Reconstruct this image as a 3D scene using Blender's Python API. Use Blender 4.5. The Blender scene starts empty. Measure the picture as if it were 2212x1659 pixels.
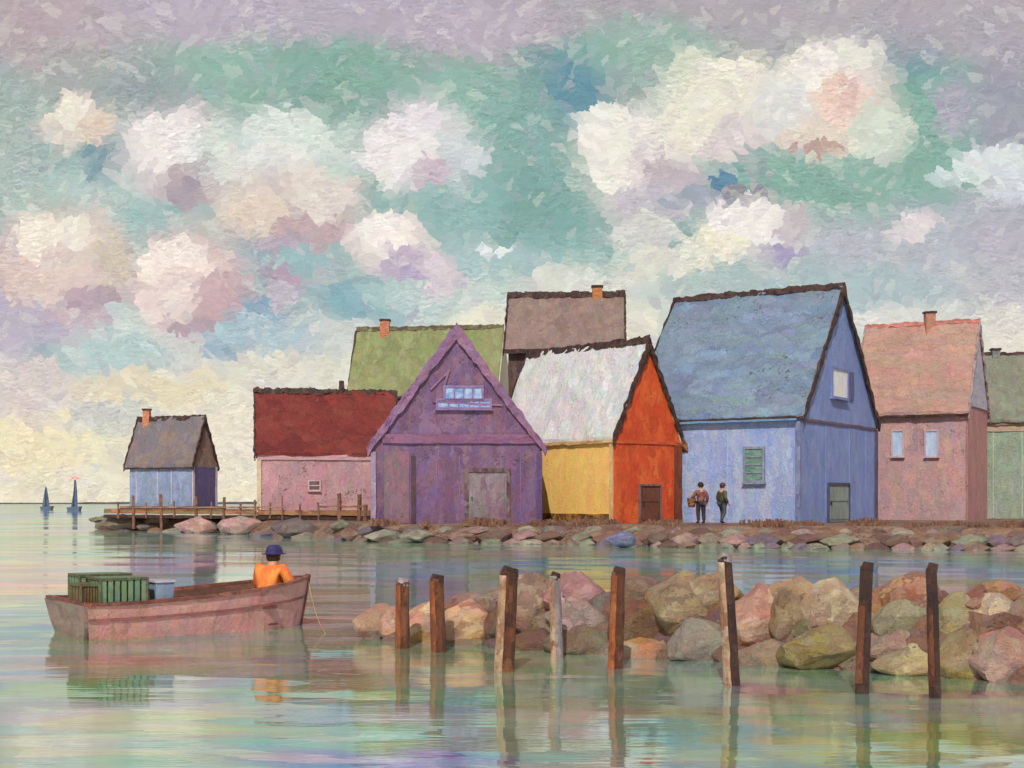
import bpy, bmesh, math, random
from mathutils import Vector, noise, Matrix
R = math.radians
scene = bpy.context.scene
C = scene.collection
# ------------------------------------------------------------------ camera
EYE = 1.8            # metres above the water
FP = 3072.0          # focal length measured on a 2212 px wide picture
HX, HY = 1106.0, 1085.0
cam_d = bpy.data.cameras.new('camera'); cam = bpy.data.objects.new('camera', cam_d); C.objects.link(cam)
cam.location = (0, 0, EYE); cam.rotation_euler = (R(90), 0, 0)
cam_d.lens = 50; cam_d.sensor_width = 36; cam_d.shift_y = (HY - 829.5) / 2212
cam_d.clip_start = .1; cam_d.clip_end = 12000
scene.camera = cam

def lin(c):
    return tuple(((v/255)/12.92 if v/255 <= .04045 else ((v/255+.055)/1.055)**2.4) for v in c)
def wx(x, D): return (x-HX)/FP*D
def wz(y, D): return EYE+(HY-y)/FP*D
def wD(y): return EYE*FP/(y-HY)            # distance of water seen at height y

# ------------------------------------------------------------------ node helper
class NT:
    def __init__(s, tree): s.t = tree; s.n = tree.nodes; s.l = tree.links
    def node(s, typ, **kw):
        n = s.n.new(typ)
        for k, v in kw.items(): setattr(n, k, v)
        return n
    def set(s, sock, v):
        if hasattr(v, 'is_output') or isinstance(v, bpy.types.NodeSocket): s.l.new(v, sock)
        else: sock.default_value = v
    def m(s, op, a, b=0.0, c=None, clamp=False):
        n = s.node('ShaderNodeMath', operation=op, use_clamp=clamp)
        s.set(n.inputs[0], a); s.set(n.inputs[1], b)
        if c is not None: s.set(n.inputs[2], c)
        return n.outputs[0]
    def v(s, op, a, b=None):
        n = s.node('ShaderNodeVectorMath', operation=op); s.set(n.inputs[0], a)
        if b is not None:
            if op == 'SCALE': s.set(n.inputs['Scale'], b)
            else: s.set(n.inputs[1], b)
        return n.outputs['Value'] if op in ('LENGTH', 'DOT_PRODUCT') else n.outputs[0]
    def mix(s, f, a, b, bt='MIX'):
        n = s.node('ShaderNodeMixRGB', blend_type=bt)
        s.set(n.inputs[0], f)
        for i, q in ((1, a), (2, b)):
            if isinstance(q, tuple) and len(q) == 3: q = (*q, 1)
            s.set(n.inputs[i], q)
        return n.outputs[0]
    def noise(s, vec, scale, detail=2, rough=.5, color=False, dist=0):
        n = s.node('ShaderNodeTexNoise'); s.set(n.inputs['Vector'], vec)
        n.inputs['Scale'].default_value = scale; n.inputs['Detail'].default_value = detail
        n.inputs['Roughness'].default_value = rough; n.inputs['Distortion'].default_value = dist
        return n.outputs['Color'] if color else n.outputs['Fac']
    def vor(s, vec, scale, dims='3D', feature='F1', rnd=1.0):
        n = s.node('ShaderNodeTexVoronoi', voronoi_dimensions=dims, feature=feature); s.set(n.inputs['Vector'], vec)
        n.inputs['Scale'].default_value = scale; n.inputs['Randomness'].default_value = rnd
        return n
    def rng(s, v, a, b, c=0.0, d=1.0, smooth=True):
        n = s.node('ShaderNodeMapRange', interpolation_type='SMOOTHSTEP' if smooth else 'LINEAR')
        s.set(n.inputs[0], v)
        for i, q in zip((1, 2, 3, 4), (a, b, c, d)): s.set(n.inputs[i], q)
        return n.outputs[0]
    def mapping(s, vec, scale=(1, 1, 1), rot=(0, 0, 0), loc=(0, 0, 0)):
        n = s.node('ShaderNodeMapping'); s.set(n.inputs[0], vec)
        n.inputs['Scale'].default_value = scale; n.inputs['Rotation'].default_value = rot; n.inputs['Location'].default_value = loc
        return n.outputs[0]
    def sep(s, c):
        n = s.node('ShaderNodeSeparateColor'); s.set(n.inputs[0], c); return n.outputs
    def xyz(s, c):
        n = s.node('ShaderNodeSeparateXYZ'); s.set(n.inputs[0], c); return n.outputs
    def comb(s, x, y, z=0.0):
        n = s.node('ShaderNodeCombineXYZ')
        for i, q in enumerate((x, y, z)): s.set(n.inputs[i], q)
        return n.outputs[0]
    def ramp(s, f, cols, const=False):
        n = s.node('ShaderNodeValToRGB'); s.set(n.inputs[0], f)
        cols = list(cols)*2 if len(cols) == 1 else cols
        cr = n.color_ramp; cr.interpolation = 'CONSTANT' if const else 'LINEAR'
        k = len(cols)
        while len(cr.elements) < k: cr.elements.new(.5)
        for i, c in enumerate(cols):
            cr.elements[i].position = i/k if const else i/max(1, k-1)
        for i, c in enumerate(cols): cr.elements[i].color = (*c, 1)
        return n.outputs[0]

# ------------------------------------------------------------------ sky (world)
SUN_EL, SUN_AZ = R(42), R(188)     # azimuth clockwise from +Y (north): sun behind the viewer's left shoulder
world = bpy.data.worlds.new('World'); scene.world = world; world.use_nodes = True
W = NT(world.node_tree); W.n.clear()
def build_sky():
    tc = W.node('ShaderNodeTexCoord'); d = W.xyz(tc.outputs['Generated'])
    den = W.m('MAXIMUM', W.m('ABSOLUTE', d[1]), .12)
    # direction on the sky in units of 100 "degrees-like" steps: x right, y up from the horizon
    P0 = W.comb(W.m('MULTIPLY', W.m('DIVIDE', d[0], den), FP/100), W.m('MULTIPLY', W.m('DIVIDE', W.m('ABSOLUTE', d[2]), den), FP/100))
    # fine and broad ragged distortion
    n1 = W.v('SCALE', W.v('SUBTRACT', W.noise(P0, 1.1, 3, .6, True), (.5, .5, .5)), 1.25)
    n2 = W.v('SCALE', W.v('SUBTRACT', W.noise(P0, 9, 2, .6, True), (.5, .5, .5)), .12)
    P1 = W.v('ADD', W.v('ADD', P0, n1), n2)
    PL = W.v('ADD', P0, W.v('ADD', n2, W.v('SCALE', W.v('SUBTRACT', W.noise(P0, 3.5, 2, .6, True), (.5, .5, .5)), .22)))
    def cells(vec, scale, rot, sx, sy):
        r = W.mapping(vec, (1, 1, 1), (0, 0, rot)); r = W.v('MULTIPLY', r, (sx, sy, 1))
        vo = W.vor(r, scale, '2D')
        back = W.v('DIVIDE', vo.outputs['Position'], (sx, sy, 1))
        back = W.mapping(back, (1, 1, 1), (0, 0, -rot))
        return back, vo.outputs['Color'], vo.outputs['Distance']
    qa, ca, da = cells(PL, 2.9, .6, 1, 2.0)
    qb, cb, db = cells(PL, 3.6, -.8, 1, 2.1)
    msk = W.rng(W.noise(P0, .9, 2), .49, .53)
    Q = W.mix(msk, qa, qb); QC = W.mix(msk, ca, cb)
    QW = W.v('ADD', Q, W.v('SCALE', W.v('SUBTRACT', W.noise(Q, 1.1, 4, .65, True), (.5, .5, .5)), 1.3))
    PC = W.mix(.86, P1, QW)                       # for clouds: mostly palette-knife daubs
    PF = W.mix(.72, P0, QW)                       # for colour fields
    y = W.xyz(PF)[1]
    stops = [(10.85, (176, 168, 174)), (9.9, (170, 170, 170)), (9.0, (160, 174, 168)), (8.0, (152, 178, 170)), (6.4, (152, 180, 174)), (5.0, (168, 186, 184)), (3.9, (200, 208, 202)), (2.6, (220, 216, 204)), (1.0, (231, 222, 202)), (0, (234, 225, 200))]
    n = W.node('ShaderNodeValToRGB'); W.set(n.inputs[0], W.m('DIVIDE', y, 11))
    cr = n.color_ramp
    while len(cr.elements) < len(stops): cr.elements.new(.5)
    for e, (p, c) in zip(cr.elements, reversed(stops)): e.position = max(0, min(1, p/11))
    for e, (p, c) in zip(cr.elements, reversed(stops)): e.color = (*lin(c), 1)
    col = n.outputs[0]
    def blob(col, P, cx, cy, rx, ry, c, soft, s=1.0):
        if (c[0]+c[2])/2-c[1] > 14: c = tuple(q*.72+g*.28 for q, g in zip(c, (200, 190, 192)))
        v = W.v('MULTIPLY', W.v('SUBTRACT', P, ((cx-HX)/100, (HY-cy)/100, 0)), (100/rx, 100/ry, 0))
        f = W.rng(W.v('LENGTH', v), 1+soft, 1-soft, 0.0, s)
        return W.mix(f, col, lin(c))
    F = [(640,190,230,120,(132,170,157)),(480,150,140,80,(152,186,172)),(760,140,120,60,(135,175,160)),(1000,210,140,90,(142,180,168)),(1150,340,120,150,(134,172,165)),(1170,470,110,100,(128,168,161)),
     (1240,150,110,70,(112,156,158)),(1245,200,55,85,(104,148,164)),(1400,110,160,60,(150,184,170)),(1900,150,190,90,(126,166,164)),(1975,110,70,55,(118,152,165)),(2030,260,130,110,(134,174,160)),
     (1900,390,230,90,(138,176,162)),(1650,410,170,70,(136,174,161)),(1250,560,150,50,(150,185,180)),(2100,40,420,80,(178,170,177)),(420,30,220,70,(184,170,186)),(720,20,400,70,(186,176,190)),(1050,60,170,50,(190,178,190)),
     (90,60,160,110,(186,170,174)),(200,180,130,70,(170,174,170)),(320,195,100,60,(152,164,165)),(2170,250,70,150,(162,158,174)),(2060,230,42,62,(172,160,186)),(2000,560,300,110,(188,187,197)),(2170,500,100,120,(184,179,190)),(1830,630,230,55,(168,190,190)),
     (25,260,80,110,(166,182,176)),(25,420,90,120,(178,190,184)),(250,400,150,60,(188,204,198)),(20,600,110,90,(208,174,176)),(60,700,150,80,(180,168,192)),(225,345,50,55,(112,146,158)),(150,790,100,50,(138,174,180)),
     (330,490,90,50,(158,188,186)),(520,620,170,90,(150,174,182)),(540,690,70,50,(132,164,184)),(620,600,60,30,(182,146,166)),(800,650,110,45,(120,165,178)),(740,470,100,60,(132,176,174)),(1000,440,80,90,(148,184,180)),(480,730,50,50,(128,162,184)),(900,640,120,40,(176,200,198)),
     (1050,600,180,60,(172,198,196)),(1120,640,260,40,(205,214,206)),(700,740,160,50,(204,208,204)),(640,790,150,30,(226,220,202)),(1380,590,200,40,(178,196,190)),(1280,610,140,30,(224,222,208)),(2170,620,110,60,(190,190,194)),(1950,690,150,35,(222,220,212)),(2180,720,80,60,(226,218,204))]
    for cx, cy, rx, ry, c in F: col = blob(col, PF, cx, cy, rx, ry, c, .45, .82)
    K = [(170,265,75,58,(228,214,202)),(150,250,45,36,(238,228,214)),(208,280,36,38,(224,202,182)),
     (380,330,125,95,(216,206,206)),(360,310,80,66,(240,231,226)),(430,400,90,45,(190,172,176)),(410,415,54,24,(168,156,166)),
     (600,330,175,85,(208,220,210)),(640,300,100,55,(220,227,218)),(570,355,100,50,(230,230,222)),(620,450,165,80,(214,198,188)),(545,450,70,50,(226,214,198)),(700,420,70,48,(228,216,206)),(560,470,52,34,(222,206,188)),(690,500,90,32,(190,158,162)),(610,530,70,20,(176,160,176)),
     (900,315,120,95,(214,212,212)),(865,325,82,66,(242,235,231)),(900,260,50,45,(232,224,226)),(925,375,50,28,(204,184,196)),(1000,330,50,36,(208,214,214)),
     (140,550,135,105,(222,204,194)),(110,520,78,58,(243,232,216)),(240,560,48,62,(206,192,174)),(110,600,110,50,(224,202,192)),(200,640,80,34,(176,150,162)),(160,680,60,20,(200,172,182)),
     (400,600,118,105,(222,196,190)),(375,575,72,62,(248,235,222)),(385,650,80,60,(232,212,206)),(470,640,60,50,(200,162,166)),(420,700,60,24,(170,142,154)),
     (840,530,92,66,(228,212,208)),(835,508,62,42,(248,238,230)),(870,575,60,28,(190,172,196)),(890,590,30,16,(172,162,192)),(945,592,46,36,(220,206,212)),(1075,535,42,15,(228,234,230)),(650,560,70,20,(156,186,188)),(600,640,50,24,(196,186,196)),
     (1380,350,135,115,(222,216,204)),(1340,285,88,56,(242,237,226)),(1330,360,72,60,(238,234,222)),(1420,350,75,60,(226,214,210)),(1460,390,60,48,(192,178,184)),(1420,440,90,50,(198,190,198)),(1390,505,60,50,(212,212,204)),
     (1540,220,130,105,(220,220,204)),(1500,160,70,44,(214,218,198)),(1590,190,90,70,(234,228,212)),(1560,300,100,52,(222,208,206)),(1490,250,60,60,(236,230,212)),
     (1800,210,125,120,(232,220,208)),(1755,160,74,66,(246,239,228)),(1700,240,70,70,(226,224,218)),(1840,225,62,62,(234,204,190)),(1835,210,26,22,(220,188,178)),(1770,295,95,44,(226,212,196)),(1905,280,70,62,(212,218,204)),(1760,318,52,16,(188,158,150)),(1840,120,50,30,(232,230,216)),
     (1562,392,26,36,(100,138,166)),(1610,420,62,22,(148,142,150)),(1500,440,66,30,(160,168,180)),(1630,360,40,26,(150,170,168)),
     (1640,500,125,62,(212,206,204)),(1610,480,86,44,(243,236,230)),(1550,530,66,34,(238,231,206)),(1690,546,36,30,(158,150,190)),(1720,490,50,40,(200,188,194)),(1450,560,120,26,(224,222,206)),
     (2140,350,82,42,(222,228,226)),(2190,395,60,30,(214,216,222)),(2060,375,46,22,(206,218,216)),(1985,490,62,24,(228,216,216)),
     (100,840,140,62,(218,204,200)),(250,770,110,50,(184,204,202)),(330,840,170,40,(228,216,186)),(60,960,170,60,(238,226,188)),(240,900,90,36,(206,206,198)),(500,960,80,90,(232,222,202)),(560,720,120,30,(176,196,204)),(1050,720,90,60,(232,228,206)),(1380,700,60,50,(230,226,204))]
    for cx, cy, rx, ry, c in K: col = blob(col, PC, cx, cy, rx*1.04, ry*1.04, c, (.36 if rx*ry > 6500 else .22), .92)
    # each daub is mixed slightly differently
    qs = W.sep(QC); jl = W.m('ADD', .935, W.m('MULTIPLY', qs[0], .13)); col = W.mix(W.rng(qs[1], .80, .82, 0, .20), col, lin((188, 178, 186))); col = W.mix(W.rng(qs[2], .84, .86, 0, .22), col, lin((232, 230, 218)))
    jit = W.comb(jl, W.m('ADD', jl, 0), W.m('ADD', jl, W.m('MULTIPLY', W.m('SUBTRACT', qs[1], .5), .03)))
    col = W.mix(1.0, col, jit, 'MULTIPLY')
    lowj = W.v('ADD', W.v('SCALE', W.v('SUBTRACT', W.noise(P1, 1.3, 3, .6, True), (.5, .5, .5)), .14), (.995, .995, .995))
    col = W.mix(1.0, col, lowj, 'MULTIPLY')
    PR = W.v('ADD', PL, W.v('SCALE', QC, .5))
    # light and shade of thick-paint relief, put into colour via shifted height fields
    def height(vec):
        a = W.noise(W.mapping(vec, (1.1, 5.0, 1), (0, 0, -.6)), 2.4, 3, .55)
        b = W.noise(W.mapping(vec, (1.0, 5.2, 1), (0, 0, .8)), 2.6, 3, .55)
        return W.mix(msk, a, b)
    hb = W.m('SUBTRACT', W.xyz(height(W.v('ADD', PR, (.03, -.03, 0))))[0], W.xyz(height(PR))[0])
    emb = W.m('ADD', 1.0, W.m('MULTIPLY', hb, W.rng(W.noise(P0, .8, 2), .35, .65, .25, 1.0)))
    ed = W.rng(W.noise(P0, 30, 2, .7), .25, .75, .965, 1.035, False)
    col = W.mix(1.0, col, W.m('MULTIPLY', emb, ed), 'MULTIPLY')
    # warm dark flecks of bare ground between the daubs
    fk = W.m('MULTIPLY', W.rng(W.noise(P0, 13, 3, .75), .66, .72), W.rng(W.noise(P0, .85, 3, .6), .52, .66, 0, .55))
    col = W.mix(fk, col, lin((138, 100, 98)))
    sky = W.node('ShaderNodeTexSky', sky_type='NISHITA'); sky.sun_disc = False
    sky.sun_elevation = SUN_EL; sky.sun_rotation = SUN_AZ
    bg1 = W.node('ShaderNodeBackground'); W.set(bg1.inputs[0], col); bg1.inputs[1].default_value = 1.04
    bg2 = W.node('ShaderNodeBackground'); W.set(bg2.inputs[0], sky.outputs[0]); bg2.inputs[1].default_value = .05
    ms = W.node('ShaderNodeMixShader'); ms.inputs[0].default_value = .03
    W.l.new(bg1.outputs[0], ms.inputs[1]); W.l.new(bg2.outputs[0], ms.inputs[2])
    out = W.node('ShaderNodeOutputWorld'); W.l.new(ms.outputs[0], out.inputs[0])
build_sky()
# ------------------------------------------------------------------ sun and exposure
sd = bpy.data.lights.new('sun', 'SUN'); sd.energy = 3.3; sd.angle = R(.6); sd.color = (1, .94, .84)
so = bpy.data.objects.new('sun', sd); C.objects.link(so)
sdir = Vector((math.sin(SUN_AZ)*math.cos(SUN_EL), math.cos(SUN_AZ)*math.cos(SUN_EL), math.sin(SUN_EL)))
so.rotation_euler = sdir.to_track_quat('Z', 'Y').to_euler(); so.location = sdir*60
scene.view_settings.view_transform = 'Standard'; scene.view_settings.look = 'None'
scene.view_settings.exposure = 0; scene.view_settings.gamma = 1

# ------------------------------------------------------------------ paint-like surface materials
ALB = 1.12
def paint(name, cols, size=.5, stroke='v', fleck=.0, fleck_col=(70, 42, 34), bump=.8, rough=.5, objcol=False, jit=.16):
    m = bpy.data.materials.new(name); m.use_nodes = True
    T = NT(m.node_tree); T.n.clear()
    tc = T.node('ShaderNodeTexCoord'); oi = T.node('ShaderNodeObjectInfo')
    off = T.v('SCALE', T.comb(1.0, 1.7, .6), T.m('MULTIPLY', oi.outputs['Random'], 40))
    P = T.v('SCALE', T.v('ADD', tc.outputs['Object'], off), 1/size)
    st = {'v': (1.5, 1.5, .5), 'h': (.45, .45, 1.7), 'a': (1, 1, 1), 'x': (.8, 1.3, 1.0)}[stroke]
    wob = T.v('SCALE', T.v('SUBTRACT', T.noise(P, 1.9, 4, .7, True), (.5, .5, .5)), .95)
    Pw = T.v('ADD', P, wob)
    rot = {'v': 0.0, 'h': 0.0, 'a': .6, 'x': .5}[stroke]
    A = T.vor(T.mapping(Pw, st, (0, rot, 0)), 1.0)
    B = T.vor(T.mapping(Pw, tuple(q*1.0 for q in st), (rot, -rot, .2), (3, 5, 1)), 2.1)
    ra = T.sep(A.outputs['Color']); rb = T.sep(B.outputs['Color'])
    if objcol:
        base = oi.outputs['Color']
        def hv(h, v, sat):
            n = T.node('ShaderNodeHueSaturation'); T.set(n.inputs['Hue'], h); T.set(n.inputs['Value'], v); T.set(n.inputs['Saturation'], sat); T.set(n.inputs['Color'], base); return n.outputs[0]
        c1 = hv(T.m('ADD', .475, T.m('MULTIPLY', ra[0], .05)), T.m('ADD', .76, T.m('MULTIPLY', ra[1], .4)), T.m('ADD', .65, T.m('MULTIPLY', ra[2], .4)))
        c2 = hv(T.m('ADD', .47, T.m('MULTIPLY', rb[0], .06)), T.m('ADD', .55, T.m('MULTIPLY', rb[1], .65)), T.m('ADD', .55, T.m('MULTIPLY', rb[2], .45)))
    else:
        lc = [tuple(min(.9, q*ALB) for q in lin(c)) for c in cols]
        c1 = T.ramp(ra[0], lc, True); c2 = T.ramp(rb[0], lc[::-1])
        c1 = T.mix(.45, c1, T.ramp(T.noise(Pw, 1.1, 3, .6), lc))
    mk = T.rng(T.noise(P, .7, 3, .6), .42, .60)
    col = T.mix(T.m('MULTIPLY', mk, .8), c1, c2)
    j = T.v('ADD', T.v('SCALE', T.v('SUBTRACT', B.outputs['Color'], (.5, .5, .5)), jit), (1.0, 1.0, 1.0))
    col = T.mix(1.0, col, j, 'MULTIPLY')
    sv = {'v': (7, 7, .6), 'h': (.7, .7, 7), 'a': (2.5, 2.5, 4.5), 'x': (1, 5, 5)}[stroke]
    hs = T.noise(T.mapping(Pw, sv, (0, rot, 0)), 1.3, 4, .65)
    col = T.mix(1.0, col, T.rng(hs, .3, .7, .88, 1.1, False), 'MULTIPLY')
    if fleck > 0:
        f = T.m('MULTIPLY', T.rng(T.noise(P, 7.5, 3, .75), .62-fleck*.2, .66-fleck*.2), T.rng(T.noise(P, .8, 3, .6), .60-fleck*.3, .72-fleck*.3, 0, .85))
        col = T.mix(f, col, lin(fleck_col))
    hgt = T.m('ADD', T.m('MULTIPLY', hs, .55), T.m('MULTIPLY', T.m('ADD', ra[1], rb[1]), .18))
    hgt = T.m('ADD', hgt, T.m('MULTIPLY', T.noise(Pw, 6, 3, .7), .25))
    bp = T.node('ShaderNodeBump'); bp.inputs['Strength'].default_value = bump; bp.inputs['Distance'].default_value = size*.26
    T.set(bp.inputs['Height'], hgt)
    ps = T.node('ShaderNodeBsdfPrincipled'); T.set(ps.inputs['Base Color'], col); T.set(ps.inputs['Roughness'], rough)
    T.l.new(bp.outputs[0], ps.inputs['Normal']); ps.inputs['Specular IOR Level'].default_value = .35
    o = T.node('ShaderNodeOutputMaterial'); T.l.new(ps.outputs[0], o.inputs[0])
    return m

MAT = {}
def M(name, *a, **k):
    if name not in MAT: MAT[name] = paint(name, *a, **k)
    return MAT[name]
DARK = M('dark_trim_and_shade', [(52, 34, 32), (70, 46, 40), (38, 26, 28), (92, 66, 56)], .25, 'a', bump=.8)  # dark trim; on roofs it also draws painted outlines and eave shade

# ------------------------------------------------------------------ object helpers
def tag(o, label=None, cat=None, group=None, kind=None):
    if label: o['label'] = label
    if cat: o['category'] = cat
    if group: o['group'] = group
    if kind: o['kind'] = kind
    return o
def thing(name, loc, label, cat, group=None):
    o = bpy.data.objects.new(name, None); C.objects.link(o); o.location = loc; o.empty_display_size = .3
    return tag(o, label, cat, group)
def rootloc(parent):
    v = Vector((0, 0, 0))
    while parent: v += Vector(parent.location); parent = parent.parent
    return v
class MB:
    """collects shapes in world coordinates and links them as one mesh"""
    def __init__(s): s.b = bmesh.new()
    def poly(s, pts, ext):
        """prism: polygon pts extruded by the vector ext"""
        ext = Vector(ext); a = [s.b.verts.new(p) for p in pts]; c = [s.b.verts.new(Vector(p)+ext) for p in pts]
        n = len(pts); s.b.faces.new(a); s.b.faces.new(c[::-1])
        for i in range(n): s.b.faces.new((a[i], c[i], c[(i+1) % n], a[(i+1) % n]))
        return s
    def box(s, x0, x1, y0, y1, z0, z1):
        return s.poly([(x0, y0, z0), (x1, y0, z0), (x1, y1, z0), (x0, y1, z0)], (0, 0, z1-z0))
    def bar(s, p, q, w, h=None, n=4, w2=None):
        """bar or tapered tube from p to q"""
        p = Vector(p); q = Vector(q); d = (q-p).normalized(); h = h or w; w2 = w if w2 is None else w2
        u = d.cross(Vector((0, 0, 1)));
        if u.length < .01: u = Vector((1, 0, 0))
        u.normalize(); v = u.cross(d)
        A = []; B = []
        for i in range(n):
            t = 2*math.pi*(i+.5)/n; k = 1/math.cos(math.pi/n) if n == 4 else 1
            o = u*math.cos(t)*k*w/2+v*math.sin(t)*k*h/2
            A.append(s.b.verts.new(p+o)); B.append(s.b.verts.new(q+o*(w2/w)))
        s.b.faces.new(A[::-1]); s.b.faces.new(B)
        for i in range(n): s.b.faces.new((A[i], A[(i+1) % n], B[(i+1) % n], B[i]))
        return s
    def rough(s, cut, amp, freq=2.0, seed=0):
        """subdivide until edges are short, then push the vertices about with smooth noise"""
        for _ in range(7):
            es = [e for e in s.b.edges if e.calc_length() > cut]
            if not es: break
            bmesh.ops.subdivide_edges(s.b, edges=es, cuts=1, use_grid_fill=True)
        so_ = Vector((seed*3.1, seed*1.7, 0))
        for v in s.b.verts:
            v.co += noise.noise_vector((v.co+so_)*freq)*amp + noise.noise_vector((v.co+so_)*freq*3.3)*amp*.5
        return s
    def build(s, name, mat, parent=None, smooth=False, bevel=0, loc=None):
        if bevel: bmesh.ops.bevel(s.b, geom=list(s.b.edges), offset=bevel, segments=1, affect='EDGES')
        bmesh.ops.recalc_face_normals(s.b, faces=s.b.faces)
        o0 = rootloc(parent) if parent else Vector(loc or (0, 0, 0))
        bmesh.ops.translate(s.b, verts=s.b.verts, vec=-o0)
        me = bpy.data.meshes.new(name); s.b.to_mesh(me); s.b.free()
        if smooth: me.polygons.foreach_set('use_smooth', [True]*len(me.polygons))
        me.materials.append(mat)
        o = bpy.data.objects.new(name, me); C.objects.link(o)
        if parent: o.parent = parent
        else: o.location = o0
        return o

# ------------------------------------------------------------------ water, far shore, land
def build_water():
    m = bpy.data.materials.new('harbour_water'); m.use_nodes = True; T = NT(m.node_tree); T.n.clear()
    geo = T.node('ShaderNodeNewGeometry'); P = geo.outputs['Position']
    x, y, z = T.xyz(P)
    yy = T.m('LOGARITHM', T.m('MAXIMUM', y, 4.0), math.e)     # ripples and patches grow with distance
    xs = T.m('DIVIDE', x, T.m('MAXIMUM', y, 4.0))
    # located colour patches in the water tone (world positions)
    nz = T.v('SUBTRACT', T.noise(T.mapping(P, (.35, 1.0, 1)), .9, 4, .6, True), (.5, .5, .5))
    def patchpos(k): return T.v('ADD', P, T.v('MULTIPLY', nz, (2.4*k, 2.2*k, 0)))
    Pw = patchpos(1.0)
    w1 = T.rng(y, 20, 30); w2 = T.rng(y, 52, 75)
    def bands(f, sc):      # the same pattern at three real sizes: small chop near, long swells far out
        a, b, c = [f(T.mapping(Pw, (q[0], q[1], 1))) for q in sc]
        return T.mix(w2, T.mix(w1, a, b), c)
    vq = bands(lambda v: T.vor(v, 1.0, '2D').outputs['Color'], ((1.0, 1.1), (.45, .2), (.2, .045)))
    vr = T.sep(vq)
    base = T.ramp(T.rng(y, 10, 110), [lin((128, 158, 122)), lin((146, 168, 146)), lin((150, 176, 168)), lin((126, 150, 176))])
    base = T.mix(.65, base, T.ramp(vr[0], [lin(c) for c in ((142, 166, 124), (122, 174, 148), (168, 184, 158), (134, 178, 164), (156, 162, 140), (158, 188, 176))], True))
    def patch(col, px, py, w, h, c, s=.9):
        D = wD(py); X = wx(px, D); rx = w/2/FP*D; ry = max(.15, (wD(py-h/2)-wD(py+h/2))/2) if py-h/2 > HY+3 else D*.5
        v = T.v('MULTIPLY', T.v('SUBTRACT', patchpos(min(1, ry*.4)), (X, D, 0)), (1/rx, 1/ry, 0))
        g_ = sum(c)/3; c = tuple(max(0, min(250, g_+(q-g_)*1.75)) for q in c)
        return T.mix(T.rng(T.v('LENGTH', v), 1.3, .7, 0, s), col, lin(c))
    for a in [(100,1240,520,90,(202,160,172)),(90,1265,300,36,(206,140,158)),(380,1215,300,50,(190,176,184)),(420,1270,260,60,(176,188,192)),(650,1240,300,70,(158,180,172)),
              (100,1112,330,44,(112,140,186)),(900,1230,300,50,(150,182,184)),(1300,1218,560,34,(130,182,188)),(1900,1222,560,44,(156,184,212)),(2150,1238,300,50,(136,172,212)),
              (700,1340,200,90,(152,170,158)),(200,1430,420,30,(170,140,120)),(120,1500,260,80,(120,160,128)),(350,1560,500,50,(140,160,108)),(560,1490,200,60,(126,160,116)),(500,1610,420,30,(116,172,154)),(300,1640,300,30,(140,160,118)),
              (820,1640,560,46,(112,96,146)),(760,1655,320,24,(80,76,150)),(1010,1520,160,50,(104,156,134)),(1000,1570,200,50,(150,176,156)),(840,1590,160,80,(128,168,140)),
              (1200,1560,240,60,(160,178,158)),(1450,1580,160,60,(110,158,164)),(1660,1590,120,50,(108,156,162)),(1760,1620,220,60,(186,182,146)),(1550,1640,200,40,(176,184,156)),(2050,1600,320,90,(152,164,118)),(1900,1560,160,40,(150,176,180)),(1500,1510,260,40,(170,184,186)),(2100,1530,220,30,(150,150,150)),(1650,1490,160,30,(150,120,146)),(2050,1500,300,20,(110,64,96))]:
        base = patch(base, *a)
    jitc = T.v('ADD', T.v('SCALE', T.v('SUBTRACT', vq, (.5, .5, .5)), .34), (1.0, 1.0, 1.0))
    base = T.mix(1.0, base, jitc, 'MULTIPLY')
    # ripples: stretched sideways; the knife-flat facets come from voronoi cells
    h1 = T.noise(T.mapping(P, (.5, 2.6, 1)), 1.0, 4, .6)
    h2 = T.noise(T.mapping(P, (1.6, 7, 1)), 1.6, 3, .6)
    streak = T.xyz(bands(lambda v: T.noise(v, 1.0, 4, .65), ((1.6, 4.5), (.7, .9), (.3, .2))))[0]
    hgt = T.m('ADD', T.m('MULTIPLY', h1, 1.0), T.m('MULTIPLY', h2, .3))
    vt = bands(lambda v: T.vor(v, 1.0, '2D').outputs['Color'], ((.8, 2.5), (.42, .8), (.2, .18)))
    tilt = T.v('MULTIPLY', T.v('SUBTRACT', vt, (.5, .5, .5)), (.024, .034, 0))
    nrm = T.v('NORMALIZE', T.v('ADD', tilt, (0, 0, 1)))
    bp = T.node('ShaderNodeBump'); bp.inputs['Strength'].default_value = .6; bp.inputs['Distance'].default_value = .0065; T.l.new(nrm, bp.inputs['Normal'])
    T.set(bp.inputs['Height'], hgt)
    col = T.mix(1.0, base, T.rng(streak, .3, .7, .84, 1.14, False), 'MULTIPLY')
    # thin dark and pale lines of wavelets
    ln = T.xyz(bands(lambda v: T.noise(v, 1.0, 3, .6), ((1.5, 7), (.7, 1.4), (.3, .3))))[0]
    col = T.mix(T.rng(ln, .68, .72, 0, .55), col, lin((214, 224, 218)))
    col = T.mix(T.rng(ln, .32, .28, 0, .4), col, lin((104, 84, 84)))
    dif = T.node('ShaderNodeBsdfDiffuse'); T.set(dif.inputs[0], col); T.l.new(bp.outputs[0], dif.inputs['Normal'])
    gl = T.node('ShaderNodeBsdfGlossy'); gl.inputs['Roughness'].default_value = .05; T.set(gl.inputs[0], T.ramp(T.sep(vt)[2], [(.72, .90, .88), (.93, .96, .93), (.86, .84, .93), (.80, .93, .80), (.70, .86, .93), (.93, .93, .86), (.78, .90, .84)], True)); T.l.new(bp.outputs[0], gl.inputs['Normal'])
    fr = T.node('ShaderNodeFresnel'); fr.inputs[0].default_value = 1.33
    T.l.new(bp.outputs[0], fr.inputs['Normal'])
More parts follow.
